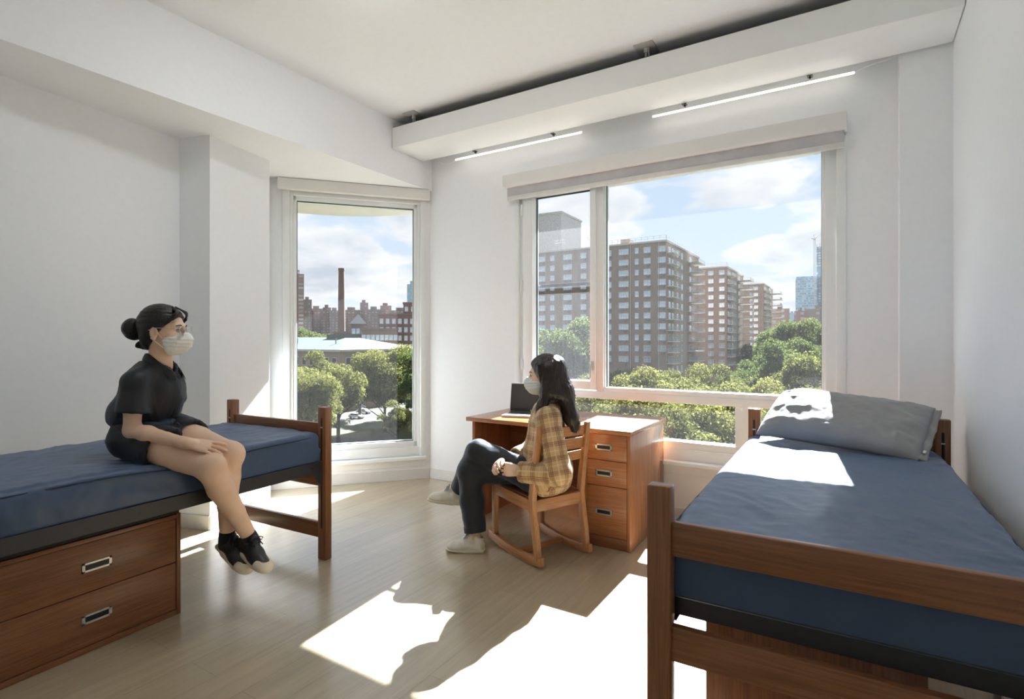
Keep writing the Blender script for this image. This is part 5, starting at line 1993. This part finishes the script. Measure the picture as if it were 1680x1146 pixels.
rt = random.Random(5)
front = 'leafy green tree in the belt below the wide window'
for d, n, x0, x1 in ((50, 7, 880, 1420), (62, 8, 865, 1430), (76, 9, 870, 1420), (92, 9, 880, 1400), (110, 9, 875, 1390)):
    for i in range(n):
        x = x0 + (x1 - x0) * (i + 0.5 + rt.uniform(-0.3, 0.3)) / n
        hh = {50: 12.6, 62: 13.8, 76: 14.8, 92: 15.8, 110: 16.2}[d] + rt.uniform(-0.9, 0.9)
        tree(rt.choice((0, 1, 0, 1)), at(x, d + rt.uniform(-4, 4)), front, hh, 'trees in the belt below the wide window', 1.08, rt.uniform(0, 6))
back = 'distant tree in the grove at the far end of the brick blocks'
for x, d, h in ((1262, 200, 25), (1290, 190, 28), (1315, 185, 28.5), (1340, 195, 27), (1368, 185, 27), (1240, 215, 21), (1300, 150, 21), (1335, 145, 22), (1360, 150, 22)):
    tree(2, at(x, d), back, h, 'trees in the far grove', 1.05, rt.uniform(0, 6))
for x, d, h, k, lab in ((1283, 108, 21.5, 2, 'rounded tall tree rising above the belt, before the far grove'), (1322, 96, 20.0, 0, 'broad tree rising above the belt near the right jamb'),
                        (1218, 118, 17.0, 2, 'small dark tree at the foot of the third brick block'), (1100, 120, 15.6, 0, 'small tree at the corner of the nearest brick block'),
                        (926, 112, 26.0, 2, 'tall dark tree standing before the brick facade, seen through the hinged light'), (955, 116, 22.0, 2, 'dark tree beside the tallest one behind the hinged light')):
    tree(k, at(x, d), lab, h, None, 0.92, rt.uniform(0, 6))
for x, d, h, k, lab in ((632, 128, 20.5, 3, 'big spreading tree in the middle of the lawn, seen through the tall window'),
                        (508, 98, 16.8, 3, 'big leafy tree nearest the left edge of the tall window'), (556, 112, 17.0, 0, 'tree between the two biggest trees in the tall window'),
                        (470, 112, 18.0, 0, 'leafy tree partly cut by the left frame of the tall window'), (692, 120, 19.0, 2, 'tree partly cut by the right frame of the tall window'),
                        (530, 142, 18.5, 1, 'tree right below the green-roofed building'), (590, 150, 17.5, 1, 'small round tree behind the big lawn tree'),
                        (668, 150, 19.5, 1, 'tree at the foot of the dark brick complex'), (512, 255, 27.0, 2, 'far round tree behind the green roof'), (532, 265, 24.0, 2, 'far low tree beside the chimney stack'), (490, 250, 28, 2, 'far round tree at the left edge behind the green roof'), (652, 108, 9.5, 1, 'low shrub-like tree by the lower right corner of the tall window')):
    tree(k, at(x, d), lab, h, None, 1.0, rt.uniform(0, 6))


# ------------------------------------------------------------------ the brick apartment blocks
def win_mesh(w, h, two=True):
    mb = MB()
    mb.mi = 0
    for lo, hi in (((-w / 2, -0.06, -h / 2), (w / 2, 0.05, -h / 2 + 0.09)), ((-w / 2, -0.05, h / 2 - 0.08), (w / 2, 0.05, h / 2)), ((-w / 2, -0.05, -h / 2), (-w / 2 + 0.07, 0.05, h / 2)), ((w / 2 - 0.07, -0.05, -h / 2), (w / 2, 0.05, h / 2))):
        mb.b2(lo, hi)
    if two:
        mb.b2((-0.05, -0.045, -h / 2), (0.05, 0.05, h / 2))
    if w > 2.3:
        for x in (-w / 4, w / 4):
            mb.b2((x - 0.035, -0.04, -h / 2), (x + 0.035, 0.05, h / 2))
    mb.b2((-w / 2, -0.035, -0.03), (w / 2, 0.05, 0.03))
    mb.mi = 1
    mb.quad((-w / 2, 0.0, -h / 2), (w / 2, 0.0, -h / 2), (w / 2, 0.0, h / 2), (-w / 2, 0.0, h / 2))
    if w > 1.5:
        mb.mi = 2
        mb.b2((w * 0.05, -0.30, -h / 2 - 0.45), (w * 0.05 + 0.65, 0.0, -h / 2 - 0.03))
    o = mb.build('window', [M['win_frame'], M['win_glass'], M['slate']])
    me = o.data
    bpy.data.objects.remove(o)
    return me


def bal_mesh(Lb, dep, walls=True):
    """balcony: slab with a rail on three sides; runs along +y, sticks out along +x"""
    mb = MB()
    mb.b2((0, 0, -0.10), (dep, Lb, 0.10))
    mb.mi = 1
    for z in (0.55, 1.05):
        mb.b2((0, 0, z), (dep, 0.05, z + 0.05)).b2((dep - 0.05, 0, z), (dep, Lb, z + 0.05)).b2((0, Lb - 0.05, z), (dep, Lb, z + 0.05))
    k = int(Lb / 0.35)
    for i in range(k + 1):
        mb.b2((dep - 0.04, i * Lb / k - 0.015, 0.1), (dep - 0.01, i * Lb / k + 0.015, 1.08))
    for i in range(5):
        mb.b2((i * dep / 5, 0.01, 0.1), (i * dep / 5 + 0.03, 0.04, 1.08))
    o = mb.build('balcony', [M['conc'], M['rail']])
    me = o.data
    bpy.data.objects.remove(o)
    return me


def block(label, x_r, x_l, y0, y1, ztop, cols, floors, bal, side_cols, rail=True, extra=None):
    """facade along x at y0 facing the room; its end wall at x_r carries the balconies"""
    t = thing('apartment_block', label, 'building', (x_r, y0, GZ), 0, 'brick apartment blocks')
    H = ztop - GZ
    MB().b2((x_l - x_r, 0, 0), (0, y1 - y0, H)).build('wall', M['brick'], t)
    mb = MB().b2((x_l - x_r - 0.2, -0.2, H), (0.25, y1 - y0 + 0.2, H + 0.45))
    mb.build('parapet', M['conc'], t)
    meshes = {}
    n = 0
    for k in range(floors):
        z = H - 1.75 - 2.8 * k
        for X, w in cols:
            if n >= 98:
                break
            key = round(w, 1)
            if key not in meshes:
                meshes[key] = win_mesh(w, 1.5, w > 1.2)
            wo = obj('window', meshes[key], t)
            wo.location = (X - x_r, -0.02, z)
            n += 1
        for (y, Lb, dep) in bal:
            key = ('b', Lb, dep)
            if key not in meshes:
                meshes[key] = bal_mesh(Lb, dep)
            bo = obj('balcony', meshes[key], t)
            bo.location = (0, y, z - 1.05)
    mb = MB()
    for k in range(floors):
        z = H - 1.75 - 2.8 * k
        for y, w in side_cols:
            mb.mi = 0
            mb.b2((0, y - w / 2 - 0.08, z - 0.95), (0.04, y + w / 2 + 0.08, z + 0.80))
            mb.mi = 1
            mb.b2((0.04, y - w / 2, z - 0.85), (0.06, y + w / 2, z + 0.72))
    so_ = mb.build('side_glazing', [M['win_frame'], M['win_glass']], t)
    so_['kind'] = 'stuff'
    if rail:
        mb = MB()
        zt = H + 0.45
        for z in (0.55, 1.1):
            mb.b2((-16, 0.0, zt + z), (0.2, 0.06, zt + z + 0.06)).b2((0.14, 0.0, zt + z), (0.2, y1 - y0, zt + z + 0.06))
        for i in range(11):
            mb.b2((-16 + i * 1.6, 0, zt), (-15.94 + i * 1.6, 0.06, zt + 1.15))
        for i in range(int((y1 - y0) / 2)):
            mb.b2((0.14, i * 2, zt), (0.2, i * 2 + 0.06, zt + 1.15))
        mb.build('roof_rail', M['rail'], t)
    return t, H


cols1 = []
for x, wpx in ((889, 13), (906, 9), (931, 17), (957, 11), (998, 11), (1023, 17), (1044.5, 6), (1061.5, 11.5), (1085.5, 12.5)):
    dx = 0.849 * (x - 840) / 900 - 0.528
    dy = 0.528 * (x - 840) / 900 + 0.849
    cols1.append((137.6 * dx / dy, round(wpx / 6.3, 1)))
t1, H1 = block('nearest and longest brown brick block, tall behind the hinged light', -40.0, -104.0, 137.6, 172, 26.2, cols1, 12, ((0.6, 6.5, 1.7), (21.0, 8.5, 3.0)), ((3.0, 1.6), (6.0, 1.2), (10.5, 1.4), (15, 1.4), (24, 2.2)))
MB().b2((-13.5, 4, H1 + 0.45), (-11, 7, H1 + 2.3)).build('roof_bulkhead', M['brick'], t1)
MB().b2((-24, 5, H1 + 0.45), (-15, 9, H1 + 1.4)).build('roof_bulkhead', M['brick'], t1)
for X in (-31.5, -22.6):
    mb = MB().tube([(X, 3, H1), (X, 3, H1 + 4.2)], 0.06, 6)
    for z in (3.9, 3.2):
        mb.tube([(X - 1.5, 3, H1 + z), (X + 1.5, 3.3, H1 + z - 0.3)], 0.045, 5)
        for q in (-1.2, -0.4, 0.4, 1.2):
            mb.tube([(X + q, 2.4, H1 + z - 0.15), (X + q, 3.8, H1 + z - 0.15)], 0.03, 5)
    mb.build('antenna', M['slate'], t1)
for X in (-34.2, -1.8, -9.2):
    MB().tube([(X, -0.12, H1), (X, -0.12, 4)], 0.06, 6).build('downpipe', M['conc'], t1)


def fac_cols(y, lst, s):
    out_ = []
    for x, wpx in lst:
        dx = 0.849 * (x - 840) / 900 - 0.528
        dy = 0.528 * (x - 840) / 900 + 0.849
        out_.append((y * dx / dy, round(wpx / s, 1)))
    return out_


block('second brown brick block, with balconies up its end wall', -36.9, -90, 198.5, 232, 26.4, fac_cols(198.5, ((1166, 9), (1184, 9)), 4.9), 12, ((0.6, 7.5, 1.8), (20.5, 9.0, 4.5)), ((3.0, 1.6), (6.0, 1.2), (10.5, 1.4), (24, 2.2)))
block('third and farthest brown brick block of the row', -34.0, -90, 267.0, 300, 26.4, fac_cols(267.0, ((1232, 4), (1240, 7)), 3.8), 12, ((0.6, 9.0, 2.0), (22.0, 9.0, 4.5)), ((3.0, 1.6), (6.0, 1.2), (10.5, 1.4), (24, 2.2)), False)


def tower(name, label, cat, x0, x1, ytop, d, depth, mat, group=None, zbase=GZ, skew=0.0):
    """a far building between two image columns at distance d"""
    a, b = at((x0 + x1) / 2, d), None
    W = (x1 - x0) / 900.0 * d
    z = 1.324 + (558.0 - ytop) * d / 900.0
    t = thing(name, label, cat, (a.x, a.y, zbase), math.atan2(a.y, a.x) - PI / 2 + skew, group)
    MB().b2((-W / 2, 0, 0), (W / 2, depth, z - zbase)).build('wall', mat, t)
    return t, W, z - zbase


t, W, Hh = tower('concrete_tower', 'blank grey concrete tower rising behind the nearest brick block', 'building', 872, 923, 349, 262, 24, M['tower_grey'], skew=0.0)
o = t
t.rotation_euler = (0, 0, math.radians(2))
MB().b2((-W / 2 - 0.4, -0.4, Hh - 0.9), (W / 2 + 0.4, 24.4, Hh)).build('parapet', M['tower_grey'], t)
t, W, Hh = tower('glass_tower', 'pale blue glass office tower far beyond the grove', 'building', 1307, 1338, 457, 900, 34, M['blueglass'])
MB().b2((-W / 2 + 1, 2, Hh), (W / 2 - 1, 30, Hh + 4)).build('roof_plant', M['blueglass'], t)
t, W, Hh = tower('unfinished_tower', 'slim bluish tower under construction beside the crane', 'building', 1341, 1362, 404, 905, 22, M['steelblue'])
for i in range(5):
    MB().b2((-W / 2 + i * 4.4, 0, Hh), (-W / 2 + i * 4.4 + 0.9, 1, Hh + 4 + (i % 3) * 2)).build('column_stub', M['crane'], t)
p0 = at(1336.3, 880)
zt = 1.324 + (558 - 394) * 880 / 900
t = thing('tower_crane', 'tower crane with raised jib beside the unfinished tower', 'crane', p0)
mb = MB()
for sx, sy in ((-1, -1), (1, -1), (1, 1), (-1, 1)):
    mb.b2((sx - 0.25, sy - 0.25, 0), (sx + 0.25, sy + 0.25, zt - GZ))
for k in range(int((zt - GZ) / 4)):
    z = k * 4.0
    mb.tube([(-1, -1, z), (1, -1, z + 4)], 0.14, 4).tube([(1, -1, z + 4), (1, 1, z + 4)], 0.14, 4).tube([(-1, 1, z + 4), (-1, -1, z + 4)], 0.14, 4)
mb.build('mast', M['crane'], t)
MB().b2((-1.5, -1.5, zt - GZ), (1.5, 1.5, zt - GZ + 3)).build('cab', M['crane'], t)
MB().tube([(0, 0, zt - GZ + 2), (13.5, 6.5, zt - GZ + 16)], [0.6, 0.35], 6).build('jib', M['crane'], t)
MB().tube([(0, 0, zt - GZ + 2), (-4.5, -2.2, zt - GZ + 3)], [0.6, 0.6], 6).build('counter_jib', M['crane'], t)
MB().tube([(0, 0, zt - GZ + 2), (-1.2, -0.6, zt - GZ + 9)], [0.4, 0.3], 6).build('apex', M['crane'], t)
MB().tube([(-1.2, -0.6, zt - GZ + 9), (12, 5.8, zt - GZ + 14.6)], 0.1, 4).build('stay', M['crane'], t)

for x0, x1, yt, d, mat, lab in (
        (1268, 1294, 506, 300, 'far_b', 'low brown block just past the third brick block'),
        (1292, 1308, 513, 700, 'blueglass', 'low pale blue building before the glass tower'),
        (1304, 1323, 510, 330, 'far_b', 'brown block under the glass tower'),
        (1323, 1372, 506, 325, 'far_a', 'dark brown block by the right jamb of the wide window')):
    t, W, Hh = tower('city_block', lab, 'building', x0, x1, yt, d, 18, M[mat])
    MB().b2((-W * 0.2, 2, Hh), (W * 0.1, 8, Hh + 2.2)).build('roof_hut', M[mat], t)

for x0, x1, yt, d, mat, lab in (
        (478, 498, 449, 420, 'far_c', 'tall banded tower at the left edge of the tall window'),
        (498, 511, 491, 600, 'far_a', 'narrow block right beside the tall banded tower'),
        (509, 531, 506, 620, 'far_a', 'low pale-topped block next to the narrow one'),
        (530, 543, 504, 610, 'far_b', 'far block with a raised hut, before the chimney'),
        (541, 558, 509, 600, 'far_a', 'far block directly behind the chimney'),
        (564, 592, 508, 620, 'far_b', 'long far block just past the chimney'),
        (591, 604, 496, 640, 'far_a', 'taller far block in the middle of the skyline'),
        (603, 626, 507, 610, 'far_a', 'far block between the taller one and the stepped one'),
        (624, 642, 501, 630, 'far_b', 'stepped far block above the dark brick complex'),
        (640, 684, 509, 600, 'far_a', 'far block at the right end of the skyline')):
    t, W, Hh = tower('city_block', lab, 'building', x0, x1, yt, d, 20, M[mat])
    MB().b2((-W * 0.28, 3, Hh), (W * 0.16, 12, Hh + 3.2)).build('roof_hut', M[mat], t)
t, W, Hh = tower('glass_tower', 'hazy blue glass skyscraper at the right edge of the tall window', 'building', 668, 690, 466, 1500, 40, M['blueglass'])
MB().b2((-W / 2 + 8, 4, Hh), (W / 2, 36, Hh + 9)).build('roof_plant', M['blueglass'], t)

# brick chimney
p0 = at(560.3, 300)
t = thing('chimney_stack', 'tall brown brick chimney stack', 'chimney', p0)
Hc_ = 1.324 + (558 - 440) * 300 / 900 - GZ
MB().tube([(0, 0, 0), (0, 0, Hc_ * 0.5), (0, 0, Hc_)], [2.3, 1.95, 1.55], 20).build('shaft', M['brick_red'], t, True)
MB().tube([(0, 0, Hc_ - 1.2), (0, 0, Hc_)], 1.75, 20).build('cap', M['brick_red'], t, True)

# dark red brick complex right of the chimney
def near_block(name, label, x0, x1, ytop, d, depth, wins, roof=None, mat='brick_red', zoff=0):
    t, W, Hh = tower(name, label, 'building', x0, x1, ytop, d, depth, M[mat])
    me = None
    nw, nr, y_first, dz = wins
    for r in range(nr):
        for c in range(nw):
            if me is None:
                mb = MB().b2((-0.75, -0.1, -1.1), (0.75, 0.1, 1.1))
                mb.mi = 1
                mb.b2((-0.6, -0.14, -0.95), (0.6, -0.1, 0.95))
                o_ = mb.build('window', [M['win_frame'], M['win_glass'] if (c % 2 == 0) else M['win_dark']])
                me = o_.data
                bpy.data.objects.remove(o_)
            wo = obj('window', me, t)
            wo.location = (-W / 2 + W * (c + 0.5) / nw, -0.05, Hh - y_first - r * dz)
    if roof == 'hip':
        mb = MB()
        z = Hh
        e = 0.8
        A_ = [(-W / 2 - e, -e, z), (W / 2 + e, -e, z), (W / 2 + e, depth + e, z), (-W / 2 - e, depth + e, z)]
        pk = (0, depth / 2, z + 4.2)
        bm_ = mb.bm
        vs_ = [bm_.verts.new(a) for a in A_] + [bm_.verts.new(pk)]
        for i in range(4):
            bm_.faces.new((vs_[i], vs_[(i + 1) % 4], vs_[4]))
        mb.build('roof', M['slate'], t)
    else:
        MB().b2((-W / 2 - 0.3, -0.3, Hh), (W / 2 + 0.3, depth, Hh + 0.7)).build('cornice', M['brick_red'], t)
    return t, W, Hh


near_block('brick_institution', 'dark red brick building of many floors at the right of the tall window', 622, 690, 517, 235, 22, (7, 6, 2.6, 3.6))
near_block('brick_institution', 'lower brick wing with two rows of bright windows', 594, 652, 541, 215, 14, (8, 4, 3.0, 3.8))
near_block('brick_turret', 'square brick turret with a grey hipped roof beside the chimney', 577, 598, 531, 222, 6, (3, 3, 3.0, 3.6), 'hip')
near_block('brick_institution', 'small turreted brick house at the right end above the complex', 662, 692, 498, 260, 10, (3, 3, 2.6, 3.6))
near_block('brick_institution', 'low brick range between the green roof and the chimney', 548, 600, 546, 230, 12, (8, 3, 3.0, 3.8))

# the green-roofed building
t = thing('green_roofed_hall', 'brown brick hall with a pale green hipped roof', 'building', (-131, 112.8, GZ))
Hh = -1.6 - GZ
MB().b2((-60, 0, 0), (0, 34, Hh)).build('wall', M['brick'], t)
MB().b2((-60.8, -0.9, Hh - 0.5), (0.9, 34.9, Hh + 0.1)).build('cornice', M['conc'], t)
mb = MB()
bm_ = mb.bm
A_ = [bm_.verts.new(q) for q in ((-61, -1.2, Hh + 0.1), (1.2, -1.2, Hh + 0.1), (1.2, 35.2, Hh + 0.1), (-61, 35.2, Hh + 0.1), (-50, 15, Hh + 4.0), (-15, 15, Hh + 4.0), (-15, 19, Hh + 4.0), (-50, 19, Hh + 4.0))]
for q in ((0, 1, 5, 4), (1, 2, 6, 5), (2, 3, 7, 6), (3, 0, 4, 7), (4, 5, 6, 7)):
    bm_.faces.new([A_[i] for i in q])
mb.build('roof', M['copper'], t)
MB().b2((-22, 13, Hh + 3.4), (-14, 20, Hh + 5.0)).build('roof_vent', M['copper'], t)
for X in (-36, -28, -9):
    MB().tube([(X, 6, Hh + 1), (X, 6, Hh + 3.6)], 0.2, 8).build('vent_pipe', M['slate'], t)
wm_ = MB().b2((-0.95, -0.1, -1.3), (0.95, 0.1, 1.3))
wm_.mi = 1
wm_.b2((-0.8, -0.14, -1.15), (0.8, -0.1, 1.15))
o_ = wm_.build('window', [M['conc'], M['win_dark']])
me = o_.data
bpy.data.objects.remove(o_)
for k in range(16):
    for r, z in enumerate((Hh - 3.6, Hh - 9.2)):
        wo = obj('window', me, t)
        wo.location = (-2.6 - k * 3.5, -0.03, z)
for k in range(8):
    for r, z in enumerate((Hh - 3.6, Hh - 9.2)):
        wo = obj('window', me, t)
        wo.location = (0.03, 3 + k * 4.0, z)
        wo.rotation_euler = (0, 0, PI / 2)


# parked cars by the lawn
def car(pos, rz, label, col):
    t = thing('car', label, 'car', pos, rz, 'parked cars by the lawn')
    mb = MB()
    mb.prism([(-2.2, -0.85, 0.35), (2.2, -0.85, 0.35), (2.25, -0.85, 0.75), (1.3, -0.85, 0.92), (0.7, -0.85, 1.45), (-1.2, -0.85, 1.48), (-2.1, -0.85, 1.0)], (0, 1.7, 0), 0.08)
    mb.build('body', plain('car_paint', col, 0.3), t)
    MB().prism([(1.05, -0.87, 0.98), (0.62, -0.87, 1.38), (-1.1, -0.87, 1.40), (-1.6, -0.87, 1.0)], (0, 1.74, 0)).build('window_band', M['win_dark'], t)
    for x in (-1.35, 1.4):
        for y in (-0.86, 0.70):
            MB().tube([(x, y, 0.33), (x, y + 0.16, 0.33)], 0.33, 14).build('wheel', M['black'], t)


for x, d, rz, lab, c in ((588, 172, 0.3, 'small white parked car seen between the two big trees', (0.8, 0.8, 0.8, 1)), (597, 160, 0.25, 'silver parked car just below the white one', (0.5, 0.52, 0.55, 1)), (585, 150, 0.2, 'white parked car nearest the lawn path', (0.75, 0.75, 0.74, 1))):
    car(at(x, d), rz, lab, c)
# ------------------------------------------------------------------ light, sky, camera
sun = bpy.data.lights.new('sun', 'SUN')
sun.energy = SUN_E
sun.angle = math.radians(0.53)
sun.color = (0.955, 0.985, 1.03)
so = bpy.data.objects.new('sun', sun)
link(so)
sd = Vector((-0.078, 0.75, 0.657))
so.rotation_euler = sd.to_track_quat('Z', 'Y').to_euler()

w = bpy.data.worlds.new('sky')
SC.world = w
w.use_nodes = True
nt = w.node_tree
nt.nodes.clear()
N2 = lambda t: nt.nodes.new(t)
out = N2('ShaderNodeOutputWorld')
bg = N2('ShaderNodeBackground')
nt.links.new(bg.outputs[0], out.inputs[0])
tc = N2('ShaderNodeTexCoord')
sep = N2('ShaderNodeSeparateXYZ')
nt.links.new(tc.outputs['Generated'], sep.inputs[0])


def wm(op, a, b=0.0, clamp=False):
    x = N2('ShaderNodeMath')
    x.operation = op
    x.use_clamp = clamp
    for i, v in enumerate((a, b)):
        if hasattr(v, 'links'):
            nt.links.new(v, x.inputs[i])
        else:
            x.inputs[i].default_value = v
    return x.outputs[0]


def wramp(fac, stops):
    r = N2('ShaderNodeValToRGB')
    e = r.color_ramp.elements
    e[0].position, e[0].color = stops[0]
    e[1].position, e[1].color = stops[1]
    for p_, c_ in stops[2:]:
        q = e.new(p_)
        q.color = c_
    nt.links.new(fac, r.inputs[0])
    return r.outputs[0]


def wmix(f, a, b):
    x = N2('ShaderNodeMix')
    x.data_type = 'RGBA'
    for i, v in ((0, f), (6, a), (7, b)):
        if hasattr(v, 'links'):
            nt.links.new(v, x.inputs[i])
        else:
            x.inputs[i].default_value = v
    return x.outputs[2]


zc = wm('MAXIMUM', sep.outputs[2], 0.0)
den = wm('ADD', zc, 0.22)
u_ = wm('DIVIDE', sep.outputs[0], den)
v_ = wm('DIVIDE', sep.outputs[1], den)
cmb = N2('ShaderNodeCombineXYZ')
nt.links.new(u_, cmb.inputs[0])
nt.links.new(v_, cmb.inputs[1])
nt.links.new(wm('MULTIPLY', sep.outputs[2], 1.3), cmb.inputs[2])


def wnoise(scale, detail, rough, dist, off):
    mp = N2('ShaderNodeMapping')
    mp.inputs['Location'].default_value = off
    nt.links.new(cmb.outputs[0], mp.inputs[0])
    x = N2('ShaderNodeTexNoise')
    x.inputs['Scale'].default_value = scale
    x.inputs['Detail'].default_value = detail
    x.inputs['Roughness'].default_value = rough
    x.inputs['Distortion'].default_value = dist
    nt.links.new(mp.outputs[0], x.inputs['Vector'])
    return x.outputs[0]


cl = wnoise(1.9, 9, 0.50, 0.35, SKY_OFF)
cl2 = wnoise(3.2, 6, 0.55, 0.2, (3.1, 7.7, 0.4))
blue = wramp(zc, [(0.0, (0.80, 0.86, 0.93, 1)), (0.18, (0.66, 0.78, 0.94, 1)), (0.6, (0.42, 0.60, 0.88, 1))])
mask = wramp(cl, [(0.455, (0, 0, 0, 1)), (0.515, (1, 1, 1, 1))])
shade_ = wramp(wm('ADD', wm('MULTIPLY', cl, 0.6), wm('MULTIPLY', cl2, 0.4)), [(0.47, (0.99, 0.99, 0.99, 1)), (0.56, (0.80, 0.83, 0.88, 1)), (0.64, (0.60, 0.65, 0.73, 1))])
sky = wmix(wm('MULTIPLY', mask, 0.92), blue, shade_)
below = wramp(wm('ADD', sep.outputs[2], 0.5), [(0.47, (0.16, 0.17, 0.13, 1)), (0.5, (1, 1, 1, 1))])
mul = N2('ShaderNodeMix')
mul.data_type = 'RGBA'
mul.blend_type = 'MULTIPLY'
mul.inputs[0].default_value = 1.0
nt.links.new(sky, mul.inputs[6])
nt.links.new(below, mul.inputs[7])
nt.links.new(mul.outputs[2], bg.inputs[0])
bg.inputs[1].default_value = SKY_E

cam = bpy.data.cameras.new('camera')
co = bpy.data.objects.new('camera', cam)
link(co)
cam.sensor_fit = 'HORIZONTAL'
cam.sensor_width = 36.0
cam.lens = 36.0 * 900.0 / 1680.0
cam.shift_y = (558.0 - 573.0) / 1680.0
cam.clip_start = 0.05
cam.clip_end = 6000
yaw = math.atan((1400.0 - 840.0) / 900.0)
co.location = (0, 0, 1.324)
co.rotation_euler = (PI / 2, 0, yaw)
SC.camera = co
vs = SC.view_settings
vs.view_transform = 'Standard'
vs.look = 'None'
vs.gamma = 1.0
vs.use_curve_mapping = False
vs.exposure = EXPO
cy = SC.cycles
cy.max_bounces = 14
cy.diffuse_bounces = 8
cy.glossy_bounces = 4
cy.transparent_max_bounces = 16
cy.transmission_bounces = 6
cy.use_denoising = True
cy.sample_clamp_indirect = 8.0
cy.caustics_reflective = False
cy.caustics_refractive = False
